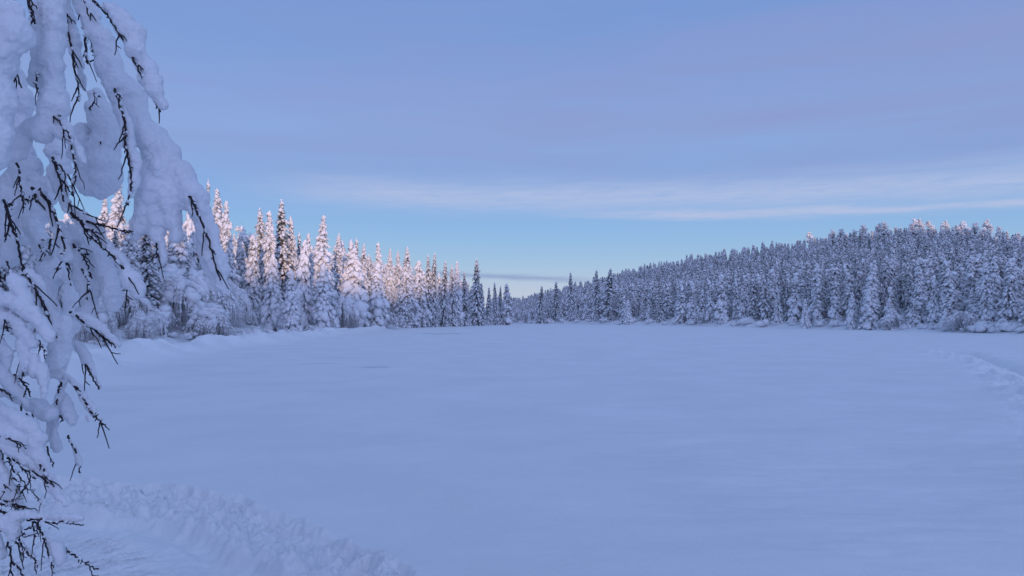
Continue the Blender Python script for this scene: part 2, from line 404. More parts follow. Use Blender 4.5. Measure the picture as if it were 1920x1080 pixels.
# ------------------------------------------------------------------ tree builders (numpy)
def lumps(c, ax, size, rng, base, rough=1.0):
    """c (n,3) centres; ax (n,3) long axis; size (n,3) radii along axis / side / up -> verts, faces of noisy ellipsoids"""
    bv, bf = base
    n = len(c); k = len(bv)
    ax = ax / np.linalg.norm(ax, axis=1, keepdims=True)
    up = np.tile([0, 0, 1.0], (n, 1))
    side = np.cross(up, ax); ln = np.linalg.norm(side, axis=1, keepdims=True)
    side = np.where(ln > 1e-4, side / np.maximum(ln, 1e-6), [1, 0, 0])
    nrm = np.cross(ax, side)
    nz = 1 + rough * rng.normal(0, 0.10, (n, k))
    ph = rng.uniform(0, 6.28, (n, 3)); fr = rng.uniform(1.5, 3.2, (n, 3))
    nz = nz + 0.13 * rough * (np.sin(bv[None, :, 0] * fr[:, None, 0] + ph[:, None, 0]) + np.sin(bv[None, :, 1] * fr[:, None, 1] + ph[:, None, 1])
                      + np.sin(bv[None, :, 2] * fr[:, None, 2] + ph[:, None, 2]))
    loc = bv[None] * nz[..., None] * size[:, None, :]
    v = c[:, None, :] + loc[..., 0:1] * ax[:, None, :] + loc[..., 1:2] * side[:, None, :] + loc[..., 2:3] * nrm[:, None, :]
    f = bf[None] + (np.arange(n) * k)[:, None, None]
    return v.reshape(-1, 3), f.reshape(-1, 3)
def slivers(p, d, length, width, rng):
    """narrow leaf-like triangles from p along d"""
    n = len(p)
    d = d / np.linalg.norm(d, axis=1, keepdims=True)
    r = rng.normal(size=(n, 3)); s = np.cross(d, r); s /= np.linalg.norm(s, axis=1, keepdims=True) + 1e-9
    v = np.stack([p - s * width[:, None] / 2, p + s * width[:, None] / 2, p + d * length[:, None]], 1)
    return v.reshape(-1, 3), np.arange(3 * n).reshape(n, 3)
def tube(pts, rad, sides=6):
    pts = np.asarray(pts, float); rad = np.asarray(rad, float); n = len(pts)
    tg = np.gradient(pts, axis=0); tg /= np.linalg.norm(tg, axis=1, keepdims=True) + 1e-9
    ref = np.array([0.3, 0.9, 0.1]) if abs(tg[:, 2]).mean() > 0.6 else np.array([0, 0, 1.0])
    a = np.cross(tg, ref); a /= np.linalg.norm(a, axis=1, keepdims=True) + 1e-9
    b = np.cross(tg, a)
    an = np.arange(sides) * 2 * pi / sides
    v = pts[:, None] + rad[:, None, None] * (np.cos(an)[None, :, None] * a[:, None] + np.sin(an)[None, :, None] * b[:, None])
    i = np.arange(n - 1)[:, None] * sides + np.arange(sides)[None]
    j = np.arange(n - 1)[:, None] * sides + (np.arange(sides)[None] + 1) % sides
    f = np.stack([i, j, j + sides, i + sides], -1).reshape(-1, 4)
    v = np.concatenate([v.reshape(-1, 3), pts[:1], pts[-1:]])
    o = n * sides; k = np.arange(sides); k2 = (k + 1) % sides
    c0 = np.stack([k2, k, np.full(sides, o), np.full(sides, o)], -1)[:, :3]
    c1 = np.stack([(n - 1) * sides + k, (n - 1) * sides + k2, np.full(sides, o + 1)], -1)
    tri = np.concatenate([c0, c1])
    q1 = f[:, [0, 1, 2]]; q2 = f[:, [0, 2, 3]]
    return v, np.concatenate([q1, q2, tri])
def merge(parts):
    vs, fs, o = [], [], 0
    for v, f in parts:
        vs.append(v); fs.append(f + o); o += len(v)
    return np.concatenate(vs), np.concatenate(fs)

def spruce_geo(seed, H, R, snow=0.9, lump=1.0, step=0.30, nb0=7, base=ICO1, slv=12, fat=1.0, coreR=1.0):
    rng = np.random.default_rng(seed)
    bend = rng.normal(0, 0.02, 2) * H
    def axis(h):
        t = np.asarray(h) / H
        return np.stack([bend[0] * t ** 2 + 0.03 * np.sin(t * 9 + seed), bend[1] * t ** 2 + 0.03 * np.cos(t * 7 + seed), np.asarray(h) * np.ones_like(t)], -1)
    hs = np.linspace(-0.3, H * 0.985, 9)
    trunk = tube(axis(hs), np.interp(hs, [0, H], [0.012 * H + 0.04, 0.015]), 7)
    P, A, S, FP, FD = [], [], [], [], []
    h = 0.05 * H
    ring = 0
    while h < H * 0.985:
        t = h / H
        prof = min(1.0, 1.28 * (1 - t) ** 0.72) * (1 if t > 0.08 else 0.85)
        gust = 1 + 0.22 * math.sin(ring * 0.9 + seed) * math.sin(ring * 0.37 + 2 * seed)
        nb = max(3, int(round(nb0 * (0.45 + 0.55 * prof))))
        az0 = rng.uniform(0, 6.28)
        for k in range(nb):
            az = az0 + k * 2 * pi / nb + rng.normal(0, 0.25)
            L = max(0.16, R * prof * gust * rng.uniform(0.62, 1.15))
            drop = rng.uniform(0.35, 0.65) + 0.55 * (1 - t) * rng.uniform(0.6, 1.1)
            a = np.array([cos(az), sin(az), 0.0])
            hb = h + rng.normal(0, 0.08)
            o = axis(hb)
            def pt(s): return o + a * L * s + np.array([0, 0, -drop * L * s ** 1.35])
            # snow pads
            if rng.random() < snow:
                for s in ((0.45, 0.95) if L < 0.7 else (0.35, 0.68, 1.0)):
                    if rng.random() > 0.9: continue
                    w = fat * lump * (0.105 + 0.085 * L) * rng.uniform(0.65, 1.35) * (1.7 if rng.random() < 0.10 else 1)
                    tg = a + np.array([0, 0, -drop * 1.35 * s ** 0.35])
                    P.append(pt(s) + np.array([0, 0, 0.55 * w])); A.append(tg)
                    S.append((w * rng.uniform(1.15, 1.7), w * rng.uniform(0.9, 1.25), w * rng.uniform(0.62, 0.85)))
            ns = slv if L > 0.5 else slv // 2
            ss = rng.uniform(0.05, 1.05, ns)
            for s in ss:
                lat = np.array([-a[1], a[0], 0]) * rng.normal(0, 0.5)
                FP.append(pt(s) + lat * 0.25 * L * s); FD.append(a * rng.uniform(0.0, 0.9) + lat + np.array([0, 0, -rng.uniform(0.4, 1.2)]))
        h += step * rng.uniform(0.8, 1.2) * (0.75 if t > 0.8 else 1)
        ring += 1
    # plume of snow on the leader
    for dh in np.arange(0, 0.06 * H, 0.14):
        w = 0.10 + 0.06 * dh
        P.append(axis(H - dh) + rng.normal(0, 0.03, 3)); A.append(np.array([0.2, 0.1, 1.0])); S.append((w * 1.3, w, w))
    # inner dark foliage round the stem
    nc = int(len(FP) * 0.35 * coreR)
    hh = rng.uniform(0.03, 0.93, nc); az = rng.uniform(0, 6.28, nc)
    rad = R * np.minimum(1, 1.28 * (1 - hh) ** 0.72) * rng.uniform(0.1, 0.55, nc)
    cp = axis(hh * H) + np.stack([np.cos(az) * rad, np.sin(az) * rad, 0 * rad], -1)
    cd = np.stack([np.cos(az), np.sin(az), -rng.uniform(0.3, 1.0, nc)], -1)
    FP = np.concatenate([np.array(FP), cp]); FD = np.concatenate([np.array(FD), cd])
    n = len(FP)
    sc = 12.0 / max(slv, 4)
    fol = slivers(FP, FD, rng.uniform(0.22, 0.55, n) * math.sqrt(sc), rng.uniform(0.07, 0.16, n) * sc, rng)
    return dict(trunk=trunk, crown=fol, snow=lumps(np.array(P), np.array(A), np.array(S), rng, base))

def pine_geo(seed, H, R, base=ICO1, ncl=46, slv=14):
    rng = np.random.default_rng(seed)
    hs = np.linspace(-0.3, H * 0.95, 8)
    off = np.cumsum(rng.normal(0, 0.05, (8, 2)), 0)
    ax = np.stack([off[:, 0], off[:, 1], hs], -1)
    parts = [tube(ax, np.interp(hs, [0, H], [0.015 * H + 0.05, 0.03]), 7)]
    P, A, S, FP, FD = [], [], [], [], []
    for k in range(ncl):
        t = rng.uniform(0.25, 1.0)
        pr = (sin(pi * min(1, (t - 0.12) / 0.98)) ** 0.7) * rng.uniform(0.45, 1.05)
        az = rng.uniform(0, 6.28)
        c = np.array([np.interp(t * H, hs, ax[:, 0]) + cos(az) * R * pr, np.interp(t * H, hs, ax[:, 1]) + sin(az) * R * pr, t * H])
        st = np.array([np.interp(0.85 * t * H, hs, ax[:, 0]), np.interp(0.85 * t * H, hs, ax[:, 1]), 0.85 * t * H])
        parts.append(tube([st, (st + c) / 2 + [0, 0, 0.15], c], [0.05, 0.035, 0.02], 5))
        for i in range(rng.integers(4, 8)):
            w = rng.uniform(0.16, 0.36)
            P.append(c + rng.normal(0, 0.27, 3) * [1, 1, 0.6] + [0, 0, 0.12]); A.append(np.array([cos(az), sin(az), -rng.uniform(0.1, 0.7)])); S.append((w * 1.3, w, w * 0.7))
        for i in range(slv):
            FP.append(c + rng.normal(0, 0.28, 3) - [0, 0, 0.1]); FD.append(rng.normal(0, 1, 3) - [0, 0, 0.6])
    n = len(FP)
    fol = slivers(np.array(FP), np.array(FD), rng.uniform(0.25, 0.5, n), rng.uniform(0.06, 0.14, n), rng)
    return dict(trunk=merge(parts), crown=fol, snow=lumps(np.array(P), np.array(A), np.array(S), rng, base))

def birch_geo(seed, H, W, nst=7, ntw=70, cap=1.0, lean=None, tw=1.0, hang=0.45):
    """bent birch: stems arch over under the snow, frosted twigs hang from them like a curtain"""
    rng = np.random.default_rng(seed)
    stems, P, A, S, TW = [], [], [], [], []
    for k in range(nst):
        az = (k + rng.uniform(0, 0.8)) * 2 * pi / nst if lean is None else lean + rng.normal(0, 0.75)
        a = np.array([cos(az), sin(az), 0])
        top = H * rng.uniform(0.68, 1.0); wd = W * rng.uniform(0.55, 1.05)
        end = rng.uniform(0.10, 0.5) * top
        ctrl = np.array([[0, 0, -0.1], [0.20, 0, 0.72], [0.52, 0, 1.0], [0.86, 0, 0.84], [1.05, 0, 0.25]])
        b0 = rng.normal(0, 0.12 * W, 2)
        u = np.linspace(0, 1, 5); uu = np.linspace(0, 1, 18)
        rx = np.interp(uu, u, ctrl[:, 0]); rz = np.interp(uu, u, ctrl[:, 2])
        ker = np.array([1, 2, 3, 2, 1]) / 9.0
        rz = np.convolve(np.pad(rz, 2, 'edge'), ker, 'valid'); rx = np.convolve(np.pad(rx, 2, 'edge'), ker, 'valid')
        zz = rz * top + np.clip((uu - 0.55) / 0.45, 0, 1) ** 1.5 * end * (1 - rz)
        side = np.array([-a[1], a[0], 0]) * rng.normal(0, 0.15 * W)
        pts = a[None] * (rx * wd)[:, None] + side[None] * (uu ** 2)[:, None]
        pts[:, 2] = zz; pts[:, 0] += b0[0] * (1 - uu); pts[:, 1] += b0[1] * (1 - uu)
        stems.append(tube(pts, np.interp(uu, [0, 1], [0.05 + 0.006 * H, 0.015]), 5))
        tgs = np.gradient(pts, axis=0)
        for i in range(3, 18):
            if rng.random() < 0.85 * cap:
                w = (0.10 + 0.034 * H) * rng.uniform(0.6, 1.25) * cap * (0.5 + 0.7 * sin(pi * i / 18))
                P.append(pts[i] + rng.normal(0, 0.05, 3) + [0, 0, 0.5 * w]); A.append(tgs[i]); S.append((w * 1.8, w * rng.uniform(0.9, 1.5), w * 0.7))
        for i in range(ntw):
            q = rng.uniform(0.28, 1.0); 
            p0 = np.array([np.interp(q, uu, pts[:, c]) for c in range(3)])
            # side shoot first, then hanging
            out = rng.normal(0, 1, 3) * [1, 1, 0.15]; out = out / np.linalg.norm(out) * rng.uniform(0.1, 0.30 * W * (0.5 + 0.5 * q) + 0.15) + a * 0.12 * W
            ln = min(rng.uniform(0.5, 1.25) * hang * H * 0.75, max(0.25, p0[2] - 0.05))
            p1 = p0 + out * 0.6 + [0, 0, 0.05]; p2 = p0 + out + [0, 0, -0.40 * ln]; p3 = p0 + out * 1.05 + rng.normal(0, 0.07, 3) + [0, 0, -ln]
            r = tw * rng.uniform(0.014, 0.034)
            TW.append(tube(np.array([p0, p1, p2, p3]), np.array([r, r * 1.15, r, r * 0.5]), 3))
            for _ in range(2):
                if rng.random() < 0.45 * cap:
                    w = rng.uniform(0.05, 0.13); s = rng.random()
                    P.append(p1 * (1 - s) + p2 * s + [0, 0, 0.3 * w]); A.append(p2 - p1 + [0, 0, 1e-3]); S.append((w * 1.9, w, w))
    for i in range(14):
        az = rng.uniform(0, 6.28); q = W * rng.uniform(0.0, 1.0); w = rng.uniform(0.16, 0.34) * (0.6 + 0.12 * H)
        P.append(np.array([cos(az) * q, sin(az) * q, rng.uniform(0.0, 0.25)])); A.append(rng.normal(0, 1, 3) * [1, 1, 0.1]); S.append((w * 1.5, w * 1.2, w * 0.9))
    return dict(trunk=merge(stems), crown=merge(TW), snow=lumps(np.array(P), np.array(A), np.array(S), rng, ICO1))

def mound_geo(seed, W, Hh, n=16):
    """low shrub nearly buried: a few bowed twigs under soft pillows of snow"""
    rng = np.random.default_rng(seed)
    P, A, S, tw = [], [], [], []
    for i in range(n):
        az = rng.uniform(0, 6.28); r = W * math.sqrt(rng.uniform(0, 1)) * 0.55
        w = rng.uniform(0.22, 0.42) * Hh * 1.3
        zc = Hh * (1 - (r / W) ** 2) * rng.uniform(0.25, 0.8)
        P.append(np.array([cos(az) * r, sin(az) * r, zc])); A.append(rng.normal(0, 1, 3) * [1, 1, 0.25]); S.append((w * rng.uniform(1.2, 2.2), w * 1.1, w * rng.uniform(0.7, 1)))
    for i in range(9):
        az = rng.uniform(0, 6.28); a = np.array([cos(az), sin(az), 0]); t = Hh * rng.uniform(0.8, 1.3); wd = W * rng.uniform(0.5, 0.9)
        u = np.linspace(0, 1, 8)
        pts = a[None] * (u * wd)[:, None]; pts[:, 2] = t * np.sin(pi * np.clip(u * 0.92 + 0.03, 0, 1))
        pts += rng.normal(0, 0.02, pts.shape)
        tw.append(tube(pts, np.linspace(0.02, 0.010, 8), 4))
        for k in range(6):
            j = rng.integers(2, 8); p = pts[j]
            d = rng.normal(0, 0.25, 3); d[2] = -abs(d[2]) - 0.15
            tw.append(tube(np.array([p, p + d * 0.5, p + d * Hh]), np.array([0.012, 0.012, 0.006]), 3))
            if rng.random() < 0.6:
                w = rng.uniform(0.05, 0.11); P.append(p + [0, 0, 0.04]); A.append(a + [0, 0, 0.01]); S.append((w * 2, w, w * 0.8))
    return dict(trunk=merge(tw), snow=lumps(np.array(P), np.array(A), np.array(S), rng, ICO1))

def make_meshes(name, geo, mats, flat=()):
    out = []
    for part, pn in (('trunk', 'trunk'), ('crown', 'crown'), ('snow', 'snow_cover')):
        if part in geo:
            v, f = geo[part]
            out.append((pn, mesh_np(name + '_' + pn, v, f, mats[part], smooth=part != 'crown' or name != 'spruce')))
    return out
SPR_M = dict(trunk=BARK, crown=NEEDLES, snow=SNOW_TREE)
SPW_M = dict(trunk=BARK, crown=NEEDLES_WHITE, snow=SNOW_TREE)
BIR_M = dict(trunk=FROST_TWIG, crown=FROST_TWIG, snow=SNOW_TREE)

def plant(name, parts, loc, scale, rz, label, cat, group=None, tilt=(0, 0)):
    r = bpy.data.objects.new(name, None); COL.objects.link(r)
    r.empty_display_size = 0.3
    r.location = loc; r.scale = scale if isinstance(scale, tuple) else (scale,) * 3; r.rotation_euler = (tilt[0], tilt[1], rz)
    tag(r, label, cat, group)
    for pn, me in parts:
        link(pn, me, r)
    return r

# prototypes: each is (height, parts)
TALL = [(15.0, make_meshes('spruce', spruce_geo(100 + i, 15.0, r, sn, lu), SPW_M)) for i, (r, sn, lu) in
        enumerate([(1.55, 0.92, 1.15), (1.7, 0.88, 1.0), (1.45, 0.95, 1.25), (1.75, 0.80, 0.95), (1.6, 0.9, 1.2)])]
DARK = [(14.0, make_meshes('spruce', spruce_geo(200 + i, 14.0, r, sn, 0.85, slv=16), SPR_M)) for i, (r, sn) in
        enumerate([(1.45, 0.74), (1.6, 0.80)])]
STOUT = [(7.0, make_meshes('spruce', spruce_geo(300 + i, 7.0, r, 0.98, 1.08, step=0.25, nb0=8, fat=1.2), SPW_M)) for i, r in enumerate([1.15, 1.3, 1.05])]
MID = [(9.0, make_meshes('spruce', spruce_geo(400 + i, 9.0, r, sn, lu * 0.92, step=0.25, nb0=8, slv=9), SPW_M)) for i, (r, sn, lu) in
       enumerate([(1.1, 0.97, 1.25), (1.25, 0.92, 1.2), (0.95, 0.98, 1.25), (1.2, 0.86, 1.1), (1.05, 0.97, 1.4)])]
PINE = [(9.0, make_meshes('pine', pine_geo(500 + i, 9.0, r), SPW_M)) for i, r in enumerate([1.5, 1.25])]
BIRCH = [(5.0, make_meshes('birch', birch_geo(600 + i, 5.0, w, nst=n, ntw=t + 25, cap=1.5, hang=0.62), BIR_M)) for i, (w, n, t) in
         enumerate([(2.0, 12, 85), (2.4, 13, 80), (1.7, 11, 80)])]
ARCH = [(3.0, make_meshes('birch', birch_geo(650 + i, 3.0, w, nst=6, ntw=75, cap=1.2, lean=ln, hang=0.9), BIR_M)) for i, (w, ln) in enumerate([(3.2, 0.0), (2.8, 3.0)])]
BUSH = [(2.5, make_meshes('birch', birch_geo(680 + i, 2.5, w, nst=9, ntw=60, cap=0.75, tw=0.8, hang=0.6), BIR_M)) for i, w in enumerate([2.4, 1.8])]
MOUND = [(1.0, make_meshes('shrub', mound_geo(700 + i, 1.4, 0.8), dict(trunk=FROST_TWIG, snow=SNOW_TREE))) for i in range(3)]

rngP = np.random.default_rng(77)
placed = []
def ground_at(px, d):
    X = (px - 960) / F * d
    return X, d, float(land_z(X, d))
def put(px, topy, d, proto, name, label, cat, group=None, wide=1.0, tilt=(0, 0), sink=0.0, rz=None):
    X, Y, Z = ground_at(px, d)
    Z = max(Z, 0.0) - sink
    top = ray(px, topy, d)[2]
    H, parts = proto
    s = max(0.05, (top - Z) / H)
    w = s ** 0.75 * wide
    placed.append((X, Y, 0.11 * s * H))
    return plant(name, parts, (X, Y, Z), (w, w, s), rngP.uniform(0, 6.28) if rz is None else rz, label, cat, group, tilt)

# --- left shore: spruces one can tell apart
LEFT = [
 (215, 342, 84, TALL[0], 'pointed sunlit spruce on the far left, framed by the gap between the hanging birch branches', 1.0),
 (196, 368, 88, TALL[2], 'shorter sunlit spruce just left of the pointed one in the gap between birch branches', 0.8),
 (350, 388, 76, STOUT[1], 'snow-plastered spruce behind the bent birches, seen through the fork of the hanging branch', 0.62),
 (386, 338, 102, DARK[0], 'thin spruce whose bare nodding tip shows just right of the big hanging branch', 0.55),
 (407, 354, 97, TALL[4], 'tall sunlit spruce with a blunt knobbly top beside the big hanging branch', 1.0),
 (429, 378, 88, TALL[2], 'slim spruce with a rounded snow cap right of the knobbly-topped spruce', 0.75),
 (491, 392, 102, TALL[3], 'left one of the twin sunlit spruces standing close together on the left shore', 0.95),
 (507, 396, 99, TALL[0], 'right one of the twin sunlit spruces standing close together on the left shore', 0.85),
 (528, 374, 104, DARK[1], 'tallest pointed spruce of the left shore group, brownish with less snow', 1.05),
 (549, 405, 106, TALL[1], 'slender spruce directly right of the tallest pointed spruce on the left shore', 0.75),
 (512, 482, 89, STOUT[0], 'stout low spruce heaped with snow in front of the twin spruces', 0.85),
 (546, 512, 86, STOUT[2], 'small round-topped spruce smothered in snow in front of the tallest spruce', 1.0),
 (567, 455, 93, STOUT[1], 'snow-heaped blunt spruce between the tallest spruce and the forked-top one', 0.75),
 (583, 438, 103, TALL[2], 'narrow snow-capped spruce left of the thick white forked-top spruce', 0.75),
 (602, 404, 99, TALL[4], 'thick white spruce with a forked top, right end of the near left group', 1.05),
 (606, 500, 92, STOUT[0], 'low snow-draped spruce at the foot of the forked-top spruce', 0.95),
 (561, 436, 112, DARK[0], 'dark spruce tip peeping out behind the slender spruce of the left group', 0.7),
 (632, 438, 122, TALL[1], 'sunlit spruce standing alone just right of the forked-top spruce', 0.85),
 (646, 452, 128, MID[0], 'small sunlit spruce spire, first of the low row right of the forked-top group', 0.9),
 (656, 450, 131, MID[2], 'small sunlit spruce spire, second of the low row right of the forked-top group', 0.9),
 (667, 447, 126, DARK[0], 'thin dark-tipped spruce rising behind the broad snow-hooded spruce', 0.8),
 (661, 468, 115, STOUT[1], 'broad spruce with a hood of snow and a dark hollow under it', 1.15),
 (680, 457, 130, TALL[3], 'bushy sunlit spruce right of the broad snow-hooded spruce', 0.9),
 (711, 455, 133, TALL[0], 'sunlit spruce with a snowy tip above the pale frosted birch on the left shore', 0.85),
 (706, 500, 118, STOUT[2], 'snow-hung spruce in the shade above the large twiggy shrub on the shore', 1.1),
 (730, 466, 138, TALL[4], 'blunt-topped spruce at the middle of the left forest skyline', 0.8),
 (746, 470, 141, TALL[1], 'spruce with side-hung snow just left of the pointed skyline spruce', 0.8),
 (762, 463, 136, TALL[3], 'large pointed spruce standing above its neighbours mid-way along the left forest', 1.05),
 (786, 489, 144, MID[1], 'low twin-tipped spruce between the large pointed spruce and the pair of thin spires', 1.1),
 (803, 477, 149, DARK[0], 'left spire of the thin pair of spruces on the far left shore', 0.75),
 (811, 474, 151, DARK[1], 'right spire of the thin pair of spruces on the far left shore', 0.75),
 (831, 489, 155, DARK[1], 'single dark pointed spruce right of the thin pair of spires', 0.85),
 (849, 497, 158, TALL[3], 'broad dark spruce with a flat snowy top on the far left shore', 0.9),
 (858, 490, 160, TALL[0], 'slim pointed spruce touching the broad flat-topped spruce on the far left shore', 0.8),
 (871, 508, 163, DARK[0], 'short dark spruce just left of the lone tall spruce at the lake end', 0.8),
 (893, 484, 168, DARK[1], 'lone tall dark spruce standing against the open sky at the end of the left shore', 1.0),
 (903, 530, 173, DARK[0], 'short dark spruce leaning against the right side of the lone tall spruce', 0.9),
 (917, 538, 182, DARK[0], 'first small dark spruce right of the lone tall spruce', 0.9),
 (929, 529, 186, DARK[1], 'second small dark spruce right of the lone tall spruce, with a thin spire', 0.8),
 (938, 536, 190, DARK[0], 'third small dark spruce right of the lone tall spruce', 0.8),
 (951, 531, 187, MID[3], 'snowy round-shouldered spruce at the left edge of the far valley gap', 1.1),
]
for px, ty, d, proto, lab, wd in LEFT:
    put(px, ty, d, proto, 'snowy_spruce', lab, 'spruce', 'snowy spruces on the left shore', wd)
put(452, 426, 118, PINE[0], 'frosted_pine', 'round-headed frosted pine behind the left shore spruces, warm in the sun', 'pine', None, 0.95)
put(466, 445, 124, PINE[1], 'frosted_pine', 'smaller round-headed pine left of the twin sunlit spruces', 'pine', None, 0.9)

# --- left shore: birches bowed down by snow
BENT = [
 (182, 560, 42, BIRCH[2], 'frosted birch bowed to the shore at far left, half hidden by the hanging branch', 0.75),
 (232, 545, 52, BIRCH[1], 'wide grey birch thicket bowed down left of the low snow arch', 1.05),
 (268, 590, 48, BIRCH[2], 'small drooping birch at the water edge left of the low snow arch', 0.9),
 (300, 503, 66, BIRCH[0], 'tall dome-shaped birch with a white cap behind the low snow arch', 1.0),
 (345, 522, 64, BIRCH[1], 'middle dome-shaped birch bowed over between two taller domes', 0.9),
 (388, 512, 69, BIRCH[0], 'right dome-shaped birch hung with frost beside the snow-plastered spruce', 0.95),
 (318, 572, 57, ARCH[0], 'birch bent into a low snow-topped arch over the left shore', 1.0),
 (392, 574, 60, BIRCH[2], 'low bowed birch at the right end of the snow arch', 1.1),
 (434, 540, 82, BIRCH[1], 'frosted birch bowed at the foot of the slim round-capped spruce', 0.75),
 (250, 470, 78, BIRCH[0], 'high frosted birch behind the bowed thicket at far left', 1.0),
 (705, 583, 122, BUSH[0], 'large twiggy grey shrub with arching stems on the left shore', 1.55),
 (745, 540, 140, BIRCH[0], 'pale frosted birch above the large twiggy shrub', 0.85),
 (650, 560, 108, BIRCH[2], 'small frosted birch right of the forked-top spruce', 0.8),
]
for px, ty, d, proto, lab, wd in BENT:
    put(px, ty, d, proto, 'twiggy_shrub' if proto is BUSH[0] else 'bent_birch', lab, 'shrub' if proto is BUSH[0] else 'birch', None, wd * (1.0 if proto is BUSH[0] else 1.22))
for px, d, s, lab in [(452, 66, 0.8, 'rounded snow pillow over a buried shrub right of the bent birches'),
                 (478, 70, 0.85, 'long low snow-buried shrub beneath the stout spruce'),
                 (505, 72, 0.7, 'snow-buried shrub in front of the twin spruces'),
                 (545, 76, 0.75, 'twiggy snow-buried shrub with a bare stem reaching over the shore path'),
                 (425, 62, 0.7, 'snow-buried shrub beside the low bowed birch'),
                 (590, 88, 0.9, 'snow-buried shrub below the forked-top spruce')]:
    X, Y, Z = ground_at(px, d)
    plant('buried_shrub', MOUND[int(px) % 3][1], (X, Y, max(Z, 0) - 0.1), s * 1.25, rngP.uniform(0, 6), lab, 'shrub')
# small shrubs along the far left and the right shore line
k = 0
for px in np.concatenate([np.arange(752, 985, 13), np.arange(1000, 1930, 27)]):
    px = float(px + rngP.uniform(-5, 5)); th = degrees(math.atan2(px - 960, F))
    rs = float(tab(np.array([th]), SHORE)[0])
    d = (rs + rngP.uniform(1.0, 3.5)) * cos(radians(th))
    X, Y, Z = ground_at(px, d)
    left = px < 990
    if rngP.random() < (0.72 if left else 0.16):
        pr = BUSH[k % 2][1]; s = rngP.uniform(0.55, 1.05)
        plant('twiggy_shrub', pr, (X, Y, max(Z, 0) - 0.1), s, rngP.uniform(0, 6),
              'frosted twiggy shrub in the low row fringing the %s' % ('far end of the left shore' if left else 'foot of the right hillside'), 'shrub',
              'frosted shrubs on the far left shore' if left else 'frosted shrubs on the right shore')
    else:
        plant('buried_shrub', MOUND[k % 3][1], (X, Y, max(Z, 0) - 0.1), rngP.uniform(0.8, 1.5), rngP.uniform(0, 6),
              'small snow-buried shrub in the row along the %s' % ('far end of the left shore' if left else 'foot of the right hillside'), 'shrub',
              'snow-buried shrubs on the far left shore' if left else 'snow-buried shrubs on the right shore')
    k += 1

# --- right hillside: marked trees in the front row
RIGHT = [
 (1773, 560, 106, STOUT[0], 'short stout spruce caked in snow, alone at the front of the right shore', 0.8),
 (1727, 487, 112, TALL[2], 'tall snow-plastered spruce in the front row left of the short stout one', 1.0),
 (1632, 520, 116, MID[4], 'spruce with a thin leading shoot and broad snowy shoulders on the right shore', 1.2),
 (1668, 562, 112, STOUT[2], 'small pointed spruce right of the broad-shouldered one on the right shore', 0.8),
 (1597, 550, 120, STOUT[1], 'small snow-caked spruce at the edge of the ice left of the broad-shouldered one', 0.75),
 (1510, 562, 128, STOUT[0], 'lowest stout spruce at the water line in the middle of the right shore', 0.75),
 (1535, 495, 132, MID[1], 'dark-flanked spruce in the front row in the middle of the right shore', 1.15),
 (1820, 482, 112, MID[0], 'large snow-draped spruce right of the short stout one at the right edge', 1.0),
 (1822, 545, 101, STOUT[1], 'hooded spruce with a wide cape of snow near the right edge', 1.0),
 (1898, 555, 98, STOUT[2], 'pointed snow-capped spruce at the very right edge of the photo', 0.85),
 (1140, 503, 200, DARK[1], 'dark tall spruce with a broad base at the left start of the right hill', 1.49),
 (1118, 506, 208, DARK[0], 'dark slim spruce just left of the broad-based dark one', 1.08),
 (1070, 510, 222, DARK[0], 'thin dark spire above the far end of the lake', 0.94),
 (1013, 536, 222, DARK[1], 'broad dark spruce on the far shore right of the valley gap', 1.2),
 (1042, 528, 228, DARK[0], 'narrow dark spruce between the broad far-shore spruce and the thin spire', 1.22),
 (1178, 562, 186, STOUT[1], 'small white spruce in front of the dark broad-based spruce', 0.9),
]
for px, ty, d, proto, lab, wd in RIGHT:
    put(px, ty, d, proto, 'snowy_spruce', lab, 'spruce', 'snowy spruces on the right shore', wd)

# --- forests filled in behind: skyline of tree tops in the photograph
SKYL = [(-200, 430), (150, 400), (300, 415), (400, 400), (450, 430), (480, 428), (560, 440), (620, 452), (680, 462), (720, 476), (780, 496), (850, 508), (900, 535), (955, 553), (985, 556), (1000, 548), (1100, 524), (1150, 512), (1200, 492),
        (1300, 471), (1400, 459), (1500, 446), (1600, 433), (1700, 424), (1800, 424), (1860, 432), (1920, 440), (2100, 470)]
cand = []
rngF = np.random.default_rng(5)
pts = []
cell = {}
def ok(X, Y, md):
    ix, iy = int(X // 4), int(Y // 4)
    for a in (-1, 0, 1):
        for b in (-1, 0, 1):
            for (u, v) in cell.get((ix + a, iy + b), ()):
                if (u - X) ** 2 + (v - Y) ** 2 < md * md: return False
    return True
def add_pt(X, Y): cell.setdefault((int(X // 4), int(Y // 4)), []).append((X, Y))
for X, Y, w in placed: add_pt(X, Y)
tries = 42000
TH = rngF.uniform(-37, 38, tries); UU = rngF.uniform(0, 1, tries)
RS = tab(TH, SHORE); RR = tab(TH, RIDGE_R, 3)
